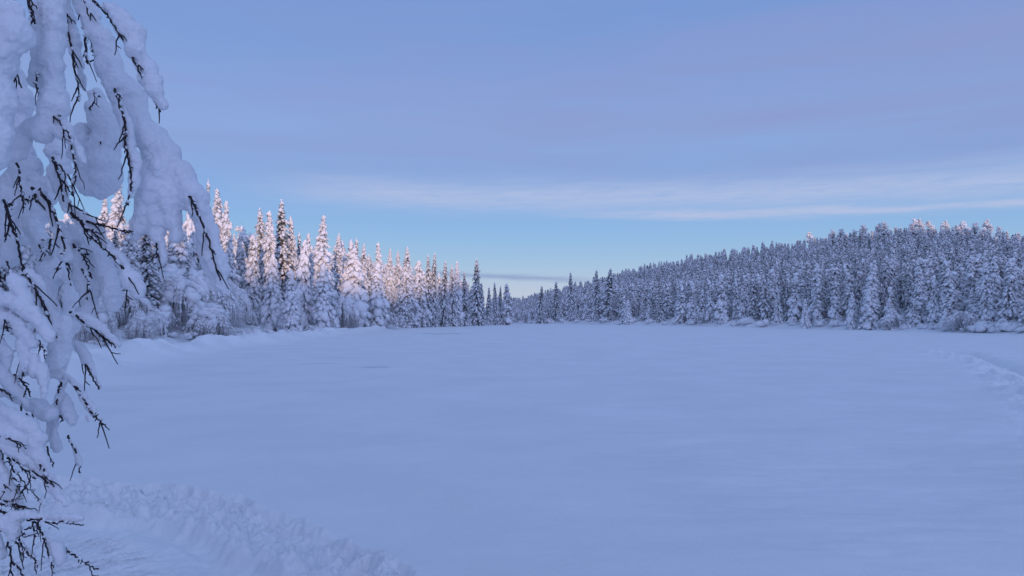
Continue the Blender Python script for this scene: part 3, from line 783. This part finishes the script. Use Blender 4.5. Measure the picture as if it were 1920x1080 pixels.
for th, u, rs, rg in zip(TH, UU, RS, RR):
    left = th < -1.5
    r0 = rs + (17 if th < -12 else (9 if left else 2.5)); r1 = rg + (0 if left else 10)
    r = math.sqrt(r0 * r0 + u * (r1 * r1 - r0 * r0))
    X, Y = r * sin(radians(th)), r * cos(radians(th))
    if not ok(X, Y, 2.8 if left else (2.3 if (r - r0) / (r1 - r0) < 0.3 else (1.95 if (r - r0) / (r1 - r0) < 0.8 else 2.9))): continue
    if left and r > 230: continue
    px = 960 + F * math.tan(radians(th))
    Z = float(land_z(X, Y))
    t = (r - rs) / (rg - rs)
    H = (rngF.uniform(8, 13.5) if left else (4.0 + 6.4 * rngF.beta(2.2, 1.7)) * (1 - 0.48 * min(1, 1.6 * t)))
    sky_y = np.interp(px, [s[0] for s in SKYL], [s[1] for s in SKYL]) + rngF.exponential(7) - (5 if rngF.random() < 0.15 else 0) + (0 if left else 38 * max(0.0, 0.85 - t))
    Hmax = ray(px, sky_y, Y)[2] - Z
    if Hmax < 3.0: continue
    H = min(H * (1.25 if (t > 0.8 and not left) else 1), Hmax * rngF.uniform(0.93, 1.02))
    add_pt(X, Y)
    cand.append((H / r, X, Y, Z, H, left, t, px))
cand.sort(key=lambda c: -c[0])
LIM = 298 - len(LEFT) - len(RIGHT)
stuff = []
nl = nr = 0
lowgeo = []
def lowpoly(seed, H, R, sn, lu):
    return spruce_geo(seed, H, R, sn, lu * 1.16, step=0.46, nb0=7, base=ICO0, slv=4, coreR=1.4)
import bmesh as _b
_bm = _b.new(); _b.ops.create_icosphere(_bm, subdivisions=1, radius=1.0)
ICO0 = ICO1
_bm.free()
LOW = [(8.0, lowpoly(800 + i, 8.0, r, s, l)) for i, (r, s, l) in enumerate([(1.05, 0.98, 1.12), (1.2, 0.93, 1.08), (0.95, 1.0, 1.2), (1.15, 0.62, 0.9)])]
sv, sf, sm, so = [], [], [], 0
for th in np.arange(-150, -39, 1.0):  # unseen trees added to the left and behind to dim the ambient light
    for _ in range(2):
        rs = float(tab(np.array([th]), SHORE)[0]); r = rs + rngF.uniform(3, 34); a = radians(th + rngF.uniform(-0.5, 0.5))
        X, Y = r * sin(a), r * cos(a)
        if ok(X, Y, 2.4):
            add_pt(X, Y); cand.append((0, X, Y, float(land_z(X, Y)), rngF.uniform(7, 13), True, 0, 0))
for (_, X, Y, Z, H, left, t, px) in cand:
    rz = rngF.uniform(0, 6.28)
    if (nl + nr) < LIM:
        if left:
            proto = (TALL + DARK + MID)[rngF.integers(0, 12)]
            lab = 'snowy spruce packed in the sunlit forest behind the front trees of the left shore'; grp = 'spruces in the forest behind the left shore'
            nl += 1
        else:
            proto = (MID + MID + TALL[:3] + TALL[4:] + DARK[:1])[rngF.integers(0, 15)]
            if t < 0.12: lab = 'shaded snowy spruce crowded in the front rows along the right shore'; grp = 'spruces in the front rows of the right shore'
            else: lab = 'shaded snowy spruce in the dense stand on the slope above the right shore'; grp = 'spruces on the right slope'
            nr += 1
        s = H / proto[0]; w = s ** 0.8 * rngF.uniform(0.75, 1.12)
        plant('snowy_spruce', proto[1], (X, Y, Z - 0.15), (w, w, s), rz, lab, 'spruce', grp, tilt=(rngF.normal(0, 0.02), rngF.normal(0, 0.02)))
    else:
        Hl, geo = LOW[rngF.integers(0, 4)]
        s = H / Hl; w = s ** 0.6 * rngF.uniform(0.72, 1.25)
        for mi, part in enumerate(('trunk', 'crown', 'snow')):
            v, f = geo[part]
            c, sn_ = cos(rz), sin(rz)
            vv = np.stack([(v[:, 0] * c - v[:, 1] * sn_) * w + X, (v[:, 0] * sn_ + v[:, 1] * c) * w + Y, v[:, 2] * s + Z - 0.15], -1)
            sv.append(vv); sf.append(f + so); sm.append(np.full(len(f), mi)); so += len(vv)
print('individual fill', nl, nr, 'stuff trees', len(cand) - nl - nr, 'stuff tris', sum(len(f) for f in sf))
if sv:
    me = mesh_np('hillside_forest', np.concatenate(sv), np.concatenate(sf), [BARK, NEEDLES_WHITE, SNOW_TREE], True, np.concatenate(sm))
    tag(link('hillside_forest', me), 'dense snowy spruce forest covering the upper hillsides beyond the lake, plus unseen trees added at left to dim the light', 'forest', kind='stuff')
# round-headed trees on the sunlit crest of the right hill
for px, ty, d, pr, lab in [(1718, 410, 243, 0, 'tallest round-headed pine on the sunlit crest of the right hill'),
                           (1808, 415, 238, 0, 'dark-headed pine on the crest right of the tallest crest pine'),
                           (1750, 424, 240, 1, 'pale frosted pine between the two tall crest pines'),
                           (1783, 430, 236, 0, 'bushy sunlit pine just below the crest right of centre of the two tall crest pines'),
                           (1520, 436, 262, 1, 'round-headed pine on the crest half-way down the right hill'),
                           (1850, 428, 232, 1, 'slim pine on the crest at the right edge of the hill')]:
    X, Y, Z = ground_at(px, d); top = ray(px, ty, d)[2]
    s = (top - Z) / PINE[pr][0]
    plant('frosted_pine', PINE[pr][1], (X, Y, Z - 0.1), (s * 1.1, s * 1.1, s), rngP.uniform(0, 6), lab, 'pine')

for k in range(16):
    px = 1560 + k * 21 + rngP.uniform(-8, 8); th = degrees(math.atan2(px - 960, F))
    d = float(tab(np.array([th]), RIDGE_R, 3)[0]) * cos(radians(th)) * rngP.uniform(0.955, 1.0)
    X, Y, Z = ground_at(px, d)
    s = rngP.uniform(0.48, 0.72)
    plant('frosted_pine', PINE[k % 2][1], (X, Y, Z - 0.1), (s * 1.15, s * 1.15, s), rngP.uniform(0, 6),
          'low frosted round-crowned tree in the loose sunlit row along the crest of the right hill', 'tree', 'low frosted trees on the right hill crest')
# ------------------------------------------------------------------ the birch in the foreground
rngB = np.random.default_rng(9)
birch = bpy.data.objects.new('snow_laden_birch', None); COL.objects.link(birch)
BX, BY = -2.75, 2.7
birch.location = (BX, BY, 0.0)
tag(birch, 'birch at the left edge with drooping branches loaded with thick snow, close to the viewer', 'birch')
OFF = np.array([BX, BY, 0.0])
def spline(pts, n=8):
    return np.array(refine([tuple(p) for p in pts], n))
def pix_chain(ch, d):
    """[(x, y, r_px, [dd])] -> points (n,4) in world metres with radius"""
    out = []
    for c in ch:
        dd = d + (c[3] if len(c) > 3 else 0.0)
        p = ray(c[0], c[1], dd); out.append((*p, c[2] * dd / F))
    return np.array(out)
snow_tex = bpy.data.textures.new('snow_grain', 'CLOUDS'); snow_tex.noise_scale = 0.010; snow_tex.noise_depth = 3
snow_tex2 = bpy.data.textures.new('snow_billow', 'CLOUDS'); snow_tex2.noise_scale = 0.085; snow_tex2.noise_depth = 2
def snow_body(chains, d, parent, voxel=0.0044, k=0.70):
    P, A, S = [], [], []
    for ch in chains:
        p = pix_chain(ch, d)
        p = spline(p, 10) if len(p) > 1 else p
        acc = 0.0; last = None
        for q in p:
            r = q[3]
            if last is not None and np.linalg.norm(q[:3] - last) < 0.30 * r: continue
            last = q[:3]
            rad = r * k * rngB.uniform(0.90, 1.08)
            P.append(q[:3] + rngB.normal(0, 0.07 * r, 3)); A.append(rngB.normal(0, 1, 3)); S.append((rad, rad * rngB.uniform(0.9, 1.08), rad * rngB.uniform(0.9, 1.08)))
    P = np.array(P) - OFF
    v, f = lumps(P, np.array(A), np.array(S), np.random.default_rng(3), ICO2, 0.35)
    me = mesh_np('snow_load', v, f, SNOW_NEAR)
    tmp = bpy.data.objects.new('tmp', me); COL.objects.link(tmp)
    m = tmp.modifiers.new('r', 'REMESH'); m.mode = 'VOXEL'; m.voxel_size = voxel; m.use_smooth_shade = True
    m = tmp.modifiers.new('s', 'SMOOTH'); m.iterations = 9; m.factor = 0.5
    m = tmp.modifiers.new('d2', 'DISPLACE'); m.texture = snow_tex2; m.strength = 0.034; m.mid_level = 0.5; m.texture_coords = 'LOCAL'
    m = tmp.modifiers.new('d', 'DISPLACE'); m.texture = snow_tex; m.strength = 0.009; m.mid_level = 0.5; m.texture_coords = 'LOCAL'
    bpy.context.view_layer.update()
    ev = tmp.evaluated_get(bpy.context.evaluated_depsgraph_get())
    me2 = bpy.data.meshes.new_from_object(ev)
    me2.name = 'snow_load'
    bpy.data.objects.remove(tmp)
    if not me2.materials: me2.materials.append(SNOW_NEAR)
    return link('snow_load', me2, parent)
def bark_body(twigs, d, name='branch'):
    parts = []; RP, RA, RS = [], [], []
    for tw in twigs:
        r0 = tw[0]; dd = d + (tw[2] if len(tw) > 2 else -0.03)
        p = np.array([ray(a[0], a[1], dd + (0.07 if i == 0 else 0.0) + rngB.uniform(-0.012, 0.018)) for i, a in enumerate(tw[1])])
        p = spline(p, 5) if len(p) > 2 else np.linspace(p[0], p[-1], 6)
        n = len(p)
        p = p + rngB.normal(0, 0.0014, p.shape)
        rad = np.linspace(r0 * 0.74, r0 * 0.38, n) * dd / F * rngB.uniform(0.82, 1.22, n)
        parts.append(tube(p - OFF, rad, 6))
        # short spur shoots and buds
        for i in range(2, n - 1):
            if rngB.random() < 0.5:
                tg = p[i] - p[i - 1]; tg /= np.linalg.norm(tg) + 1e-9
                s = np.cross(tg, rngB.normal(0, 1, 3)); s /= np.linalg.norm(s) + 1e-9
                l = rngB.uniform(2.5, 7) * dd / F
                e = p[i] + (s * 0.8 + tg * 0.6) * l
                parts.append(tube(np.array([p[i], (p[i] + e) / 2, e]) - OFF, np.array([0.34, 0.36, 0.22]) * r0 * dd / F, 5))
        # fine side twigs forking off forwards
        if n > 8:
            L = np.linalg.norm(p[-1] - p[0])
            for _ in range(1 + int(L / 0.07)):
                i = rngB.integers(2, n - 2); tg = p[i + 1] - p[i - 1]; tg /= np.linalg.norm(tg) + 1e-9
                sd = np.cross(tg, np.array([0.1, 1, 0.1])); sd /= np.linalg.norm(sd); sd *= rngB.choice([-1, 1])
                dr = tg * 0.85 + sd * rngB.uniform(0.3, 0.65) + np.array([0, rngB.uniform(-0.35, 0.05), -0.15])
                l = rngB.uniform(14, 52) * dd / F; u = np.linspace(0, 1, 6)[:, None]
                q = p[i] + dr * l * u + np.array([0, 0, -0.18]) * l * u ** 2 + rngB.normal(0, 0.0012, (6, 3))
                parts.append(tube(q - OFF, np.linspace(0.48, 0.24, 6) * r0 * dd / F, 5))
                if rngB.random() < 0.5:
                    e = q[3] + (tg * 0.8 - sd * 0.35) * l * 0.4
                    parts.append(tube(np.array([q[3], (q[3] + e) / 2 + rngB.normal(0, 0.001, 3), e]) - OFF, np.array([0.3, 0.27, 0.2]) * r0 * dd / F, 5))
        # crusts of rime and snow clinging to the upper side of the twig
        for i in range(1, n):
            for q in rngB.random(4):
                if rngB.random() < 0.07:
                    w = rngB.uniform(1.6, 3.8) * dd / F
                    RP.append(p[i - 1] * (1 - q) + p[i] * q - OFF + np.array([0.75, -0.15, 0.55]) * rngB.uniform(0.3, 0.9) * w + rngB.normal(0, 0.0008, 3))
                    RA.append(p[i] - p[i - 1]); RS.append((w * rngB.uniform(1.0, 2.0), w, w * 0.9))
    v, f = merge(parts)
    b = link(name, mesh_np(name, v, f, TWIG), birch)
    v, f = lumps(np.array(RP), np.array(RA), np.array(RS), rngB, ICO1)
    link('rime', mesh_np('rime', v, f, SNOW_NEAR), b)
    return b

BRANCHES = [
 # (depth, snow chains [(x, y, radius px, depth offset)], twigs [(radius px, [(x, y)...])])
 (2.05, [[(196, 6, 12), (222, 28, 22), (245, 62, 27), (263, 100, 29), (279, 140, 27), (294, 175, 23), (307, 200, 15)]],
        [(3.6, [(150, -60), (172, -5), (190, 15), (207, 36), (222, 60), (240, 95), (258, 128), (275, 160), (290, 190), (301, 210)], -0.04)]),
 (2.25, [[(150, -20, 26), (172, 40, 30), (192, 85, 34), (212, 130, 40), (232, 175, 44), (258, 220, 42), (285, 265, 44), (312, 300, 46), (338, 325, 40), (360, 360, 34), (376, 405, 29), (394, 450, 29), (408, 495, 26), (417, 530, 21), (421, 548, 12)],
         [(285, 300, 40), (284, 350, 38), (272, 390, 34), (262, 425, 27), (254, 445, 14)],
         [(312, 330, 36), (316, 380, 34), (326, 420, 26), (330, 445, 16)], [(290, 400, 30), (296, 450, 20), (303, 478, 15), (300, 495, 9)],
         [(340, 360, 26), (352, 385, 20)], [(375, 440, 22, .05), (392, 500, 20, .05), (402, 530, 16, .05)]],
        [(3.6, [(346, 352), (358, 372), (372, 402), (384, 432), (396, 464), (404, 496), (414, 526)], -0.075),
         (3.2, [(288, 438), (294, 462), (294, 480), (289, 494)], -0.05), (3.4, [(120, -70), (150, -20), (165, 30)], -0.08)]),
 (2.15, [[(222, 180, 10), (236, 225, 9), (240, 262, 11), (248, 290, 15), (252, 320, 15), (250, 345, 11), (243, 368, 7)]],
        [(3.8, [(213, 165), (220, 182), (231, 215), (236, 250), (235, 272), (242, 308), (246, 340), (241, 368), (239, 384)], -0.035)]),
 (2.6, [[(178, 180, 26), (190, 215, 38), (198, 250, 42), (200, 290, 42), (196, 325, 40), (186, 355, 28)], [(150, 250, 30), (158, 300, 34), (165, 345, 30)]],
        [(3.0, [(160, 70), (162, 105), (165, 118), (178, 105), (170, 90)], -0.3), (3.0, [(188, 250), (189, 270)], -0.14), (2.6, [(168, 205), (176, 192), (186, 178)], -0.2)]),
 (2.0, [[(95, -30, 32), (100, 30, 37), (100, 80, 36), (98, 130, 35), (104, 180, 36), (92, 220, 34), (75, 245, 28)], [(75, 20, 24), (72, 90, 20), (70, 150, 22)],
        [(60, 235, 24), (40, 260, 22), (30, 300, 20)], [(90, 225, 20), (115, 240, 21), (135, 262, 19), (150, 285, 15), (158, 305, 9)]],
       [(4.2, [(45, -20), (56, 15), (62, 30), (66, 44)], -0.10), (2.8, [(86, 210), (105, 222), (120, 240), (131, 262), (138, 295), (143, 325), (139, 345), (133, 352)], -0.06), (2.6, [(108, 219), (114, 217)], -0.09), (3.0, [(66, 120), (69, 145), (68, 160)], -0.09)]),
 (2.3, [[(118, -20, 14), (126, 30, 16), (136, 75, 16), (146, 115, 15), (152, 150, 14), (160, 168, 9)]],
       [(3.6, [(105, -40), (113, 12), (122, 30), (128, 62), (134, 90), (140, 130), (146, 160), (148, 190)], -0.07), (4.5, [(150, -20), (153, 10), (155, 32), (156, 55)], -0.12), (2.8, [(162, 78), (160, 100), (163, 118)], -0.12)]),
 (1.85, [[(-20, 0, 56), (2, 40, 52), (14, 80, 42), (8, 120, 32)], [(30, 20, 24), (38, 70, 18), (38, 100, 10)], [(-20, 150, 44), (-5, 220, 40), (-10, 300, 34)]], [(3.5, [(-60, -10), (0, 60), (30, 130), (40, 165)], 0.2)]),
 (2.65, [[(20, 140, 34), (36, 190, 34), (26, 250, 38), (45, 300, 42), (60, 345, 44), (70, 400, 40), (60, 440, 36)], [(110, 290, 34), (108, 330, 30), (88, 370, 30)], [(20, 340, 38), (24, 400, 36), (10, 450, 34)]],
        [(4.4, [(-20, 262), (4, 276), (20, 290), (36, 316)], -0.30), (3.0, [(31, 250), (32, 270), (29, 293)], -0.3), (3.2, [(36, 318), (37, 340), (42, 360), (38, 366)], -0.3), (3.4, [(42, 362), (50, 375), (58, 372)], -0.32), (3.0, [(42, 362), (44, 378), (48, 380)], -0.32)]),
 (2.2, [[(70, 362, 18), (92, 395, 17), (108, 425, 17), (118, 455, 17), (124, 485, 14)], [(98, 320, 15), (112, 352, 17), (124, 385, 17), (140, 405, 15), (165, 420, 12), (190, 432, 9)],
        [(140, 400, 12), (168, 428, 17), (192, 455, 19), (215, 480, 20), (238, 510, 21), (254, 538, 19), (262, 555, 12)]],
       [(4.2, [(62, 352), (66, 368), (70, 380)], -0.05), (4.4, [(62, 354), (80, 366), (96, 388), (106, 412), (116, 445), (119, 478)], -0.05), (4.2, [(99, 297), (108, 322), (115, 346), (118, 378)], -0.06), (3.0, [(100, 298), (118, 318), (134, 340), (136, 368)], -0.06),
        (3.0, [(120, 376), (140, 388), (165, 402), (198, 416)], -0.06), (3.6, [(146, 410), (170, 417), (200, 425), (225, 431), (242, 438)], -0.05), (4.0, [(122, 388), (140, 405), (152, 416), (165, 437), (180, 452), (200, 468), (218, 488), (236, 512), (252, 540)], -0.055),
        (3.0, [(165, 422), (178, 436), (185, 452)], -0.07)]),
 (2.35, [[(140, 430, 18), (168, 465, 23), (186, 498, 26), (200, 530, 29), (208, 556, 24), (206, 575, 12)], [(110, 430, 22), (132, 465, 25), (150, 498, 26), (164, 530, 27), (168, 562, 27), (155, 590, 18)]],
        [(3.2, [(132, 450), (144, 466), (152, 474), (160, 488), (168, 508), (172, 522)], -0.09), (2.6, [(152, 474), (165, 478)], -0.09), (3.2, [(148, 497), (158, 512), (167, 528), (166, 550), (163, 560)], -0.09), (2.8, [(120, 480), (128, 505), (132, 535)], -0.08), (2.6, [(118, 486), (110, 500), (107, 506)], -0.08)]),
 (2.5, [[(60, 430, 28), (82, 462, 34), (98, 500, 38), (92, 530, 30)], [(18, 450, 26), (10, 490, 24)], [(128, 520, 20), (134, 560, 22), (138, 595, 22), (132, 625, 18)]],
       [(4.0, [(8, 376), (14, 398), (22, 425), (32, 448), (38, 480), (44, 505), (47, 518)], -0.22), (2.8, [(10, 380), (20, 384), (26, 392)], -0.22), (3.0, [(70, 446), (74, 462), (82, 470), (86, 478)], -0.12), (3.0, [(95, 448), (92, 462), (86, 474)], -0.12), (2.6, [(72, 448), (82, 450)], -0.12)]),
 (2.1, [[(52, 512, 9), (66, 530, 11), (80, 555, 13), (94, 585, 14), (107, 612, 15), (116, 632, 14)], [(124, 600, 14), (122, 625, 16), (112, 648, 22), (108, 672, 31), (100, 690, 27), (84, 692, 15)], [(116, 700, 13), (112, 712, 8)]],
       [(3.6, [(44, 505), (52, 520), (64, 540), (76, 562), (88, 590), (98, 614), (106, 634)], -0.04), (3.6, [(-10, 518), (12, 522), (26, 524), (50, 534)], -0.08), (3.0, [(28, 524), (45, 530), (56, 536)], -0.08), (3.0, [(44, 540), (52, 552), (56, 565)], -0.06), (2.6, [(12, 490), (18, 508), (23, 522)], -0.06)]),
 (2.2, [[(140, 588, 9), (160, 598, 14), (184, 614, 13), (205, 632, 12), (224, 648, 8)], [(140, 640, 8), (156, 660, 10), (168, 684, 10), (178, 706, 8), (188, 728, 5)]],
       [(3.4, [(132, 585), (148, 596), (164, 610), (184, 624), (202, 638), (217, 651)], -0.035), (3.4, [(136, 640), (145, 656), (156, 672), (166, 692), (176, 712), (186, 729)], -0.03)]),
 (1.95, [[(-10, 560, 26), (22, 566, 18), (48, 580, 18), (72, 602, 19), (92, 630, 16)], [(-10, 590, 24), (20, 604, 20), (44, 622, 18), (64, 645, 14)], [(-8, 640, 20), (12, 660, 16), (16, 690, 10)], [(40, 645, 14), (46, 675, 14), (42, 700, 10)], [(62, 668, 9), (65, 700, 8)]],
        [(3.0, [(1, 580), (8, 602), (15, 622)], -0.06), (2.8, [(-10, 606), (5, 612), (16, 616)], -0.06), (3.0, [(72, 640), (82, 655), (84, 672)], -0.05), (2.8, [(38, 670), (42, 690), (44, 705)], -0.05), (2.6, [(20, 612), (23, 628)], -0.06), (3.0, [(28, 702), (42, 718), (52, 732), (57, 743)], -0.06), (2.6, [(42, 716), (54, 720)], -0.06), (2.8, [(42, 685), (44, 704)], -0.08)]),
 (2.1, [[(122, 705, 11), (113, 738, 9), (106, 768, 10), (101, 798, 12), (104, 826, 14), (108, 838, 11)], [(124, 740, 8), (130, 772, 13), (138, 795, 16)], [(128, 705, 8), (146, 728, 9), (162, 752, 9), (174, 774, 7)], [(92, 778, 8), (87, 808, 8), (83, 828, 7)], [(162, 780, 6), (166, 790, 5)]],
       [(3.2, [(124, 705), (114, 720), (108, 742), (106, 758)], -0.02), (3.2, [(128, 708), (142, 728), (154, 744), (166, 764), (176, 780), (183, 786), (194, 796)], -0.03), (2.6, [(88, 838), (94, 858), (101, 876)], -0.03), (3.4, [(116, 780), (118, 790)], -0.03)]),
 (2.05, [[(-10, 735, 12), (18, 742, 12), (42, 754, 15), (66, 762, 18), (90, 778, 13)], [(30, 745, 7), (24, 740, 7)], [(130, 822, 4), (141, 845, 4), (150, 872, 4)], [(66, 796, 7), (71, 822, 6)]],
        [(2.8, [(-6, 724), (10, 734), (24, 740)], -0.05), (2.8, [(36, 752), (41, 778), (39, 806)], -0.04), (2.6, [(60, 772), (66, 796), (67, 812)], -0.04), (2.4, [(52, 776), (48, 790)], -0.04), (2.4, [(14, 783), (26, 790), (32, 794)], -0.04), (2.8, [(127, 818), (136, 834), (143, 850), (148, 872), (150, 888)], -0.02)]),
 (1.9, [[(-20, 800, 34), (8, 806, 26), (34, 818, 19), (60, 838, 17), (80, 864, 13), (96, 890, 11), (109, 912, 8)], [(10, 835, 16), (36, 850, 14), (62, 874, 13), (86, 900, 11), (106, 924, 12), (121, 946, 11)], [(-10, 862, 16), (12, 892, 12), (24, 922, 12), (40, 950, 11)]],
       [(2.8, [(-8, 820), (14, 822), (34, 832), (50, 842)], -0.06), (2.8, [(60, 856), (76, 876), (90, 898), (104, 918)], -0.035), (2.6, [(46, 868), (66, 886), (88, 908)], -0.03), (2.8, [(2, 843), (6, 862)], -0.06), (3.0, [(16, 858), (22, 874), (30, 886)], -0.05), (3.0, [(24, 856), (40, 875), (56, 888), (68, 898)], -0.05),
        (2.2, [(18, 890), (34, 906), (36, 922)], -0.06), (2.2, [(22, 905), (38, 925)], -0.06), (2.4, [(37, 926), (48, 913), (58, 901)], -0.06), (1.8, [(30, 886), (46, 904), (54, 926)], -0.06), (1.6, [(58, 918), (70, 935), (78, 947)], 0.0), (2.2, [(0, 896), (8, 910), (8, 924)], -0.06),
        (3.2, [(-10, 934), (14, 940), (30, 945), (46, 955)], -0.06), (2.8, [(-10, 946), (10, 946), (26, 942), (40, 952)], -0.06), (2.8, [(-8, 954), (6, 960), (20, 962)], -0.06), (2.4, [(4, 958), (9, 972)], -0.06), (2.6, [(-6, 966), (7, 976)], -0.06)]),
 (1.85, [[(6, 985, 22), (26, 972, 18), (50, 967, 15), (80, 968, 13), (112, 970, 13), (146, 973, 11), (156, 975, 7)], [(22, 995, 20), (24, 1010, 12)], [(-15, 1000, 24), (-4, 1040, 18)], [(84, 1005, 6), (94, 1020, 10), (104, 1036, 19), (112, 1050, 14)], [(40, 1012, 4), (52, 1030, 5), (64, 1048, 5)], [(92, 990, 5), (94, 994, 4)]],
        [(2.6, [(52, 975), (74, 974), (90, 980), (104, 981), (118, 979), (132, 982), (156, 984)], -0.03), (2.8, [(66, 978), (74, 992), (80, 1006), (86, 1024), (95, 1050), (100, 1064)], -0.03), (2.6, [(60, 980), (65, 996), (66, 1008)], -0.03), (2.2, [(48, 994), (62, 986)], -0.03), (2.4, [(44, 1000), (46, 1006), (57, 1004)], -0.03),
         (2.8, [(120, 1030), (132, 1037), (150, 1048), (166, 1060), (183, 1068)], -0.02), (2.4, [(149, 1048), (148, 1053)], -0.02), (2.2, [(160, 1056), (168, 1053)], -0.02), (3.0, [(30, 1005), (40, 1020), (48, 1034), (60, 1044), (70, 1060)], -0.03), (2.4, [(26, 1013), (38, 1028), (44, 1044)], -0.03),
         (2.8, [(14, 1016), (20, 1036), (22, 1060), (24, 1086)], -0.03), (2.6, [(22, 1052), (34, 1064), (42, 1080)], -0.03), (2.4, [(3, 1042), (7, 1050)], -0.04), (2.6, [(-4, 990), (2, 1000)], -0.06)]),
]
BRANCHES[13][1].extend([[(-6, 690, 18), (14, 712, 15), (34, 735, 13), (52, 760, 9)], [(24, 520, 18), (38, 545, 17), (52, 575, 14), (60, 600, 9)], [(78, 690, 12), (84, 720, 12), (82, 748, 8)]])
BRANCHES[16][1].extend([[(-8, 770, 22), (24, 782, 17), (50, 800, 15), (72, 824, 11)], [(-8, 905, 15), (14, 925, 14), (34, 942, 13), (52, 962, 10)]])
BRANCHES[9][1].extend([[(88, 540, 18), (96, 580, 18), (100, 615, 14)], [(170, 590, 12), (172, 612, 9)]])
for y0 in (-260, -60, 150, 360, 560, 780, 980):  # unseen boughs added beyond the left edge to block side light
    for k in range(2):
        x0 = -130 - 150 * k; dd = 1.9 + 0.55 * k + rngB.uniform(-0.15, 0.15)
        ch = [[(x0 - 90, y0 - 80, 46), (x0 - 30, y0 - 20, 60), (x0 + 10, y0 + 60, 56), (x0 + 30, y0 + 140, 40), (x0 + 40, y0 + 200, 22)]]
        BRANCHES.append((dd, ch, [(3.6, [(x0 - 200, y0 - 150), (x0 - 90, y0 - 70), (x0 - 20, y0 + 20), (x0 + 20, y0 + 120), (x0 + 36, y0 + 210)], 0.0)]))
THIN = {0: 0.72, 1: 0.66, 2: 0.72, 3: 0.70, 4: 0.70, 5: 0.68, 6: 0.76, 7: 0.66, 8: 0.68, 9: 0.72, 10: 0.70}
for bi, (d, chains, twigs) in enumerate(BRANCHES):
    if bi == 7: d += 0.35
    if bi == 10: d += 0.3
    b = bark_body([(t[0], t[1], t[2] * 0.55 if len(t) > 2 else -0.02) for t in twigs], d)
    # a thin rime of snow along the upper side of the exposed twigs
    snow_body(chains, d, b, voxel=0.0038 if bi < 18 else 0.008, k=THIN.get(bi, 0.77 if bi < 18 else 0.8))
# trunk and limbs of the birch, just outside the picture
tr = np.array([[0, 0, -0.3], [0.05, 0.02, 0.8], [0.12, 0.0, 1.7], [0.28, -0.05, 2.7], [0.55, -0.15, 3.5], [0.95, -0.25, 4.05]])
v, f = tube(spline(tr, 6), np.linspace(0.11, 0.05, 31), 10)
link('trunk', mesh_np('trunk', v, f, BIRCH_BARK), birch)
for h, tgt in [(3.6, ray(150, -60, 2.2)), (3.2, ray(40, -60, 2.0)), (2.4, ray(-40, 240, 2.3)), (1.9, ray(-40, 510, 2.1)), (1.5, ray(-40, 720, 2.0)), (1.2, ray(-40, 940, 1.9))]:
    a = np.array([np.interp(h, tr[:, 2], tr[:, c]) for c in range(3)]); e = tgt - OFF
    mid = (a + e) / 2 + np.array([0, 0, 0.22])
    v, f = tube(spline([a, mid, e], 6), np.linspace(0.035, 0.010, 13), 7)
    link('limb', mesh_np('limb', v, f, BIRCH_BARK), birch)
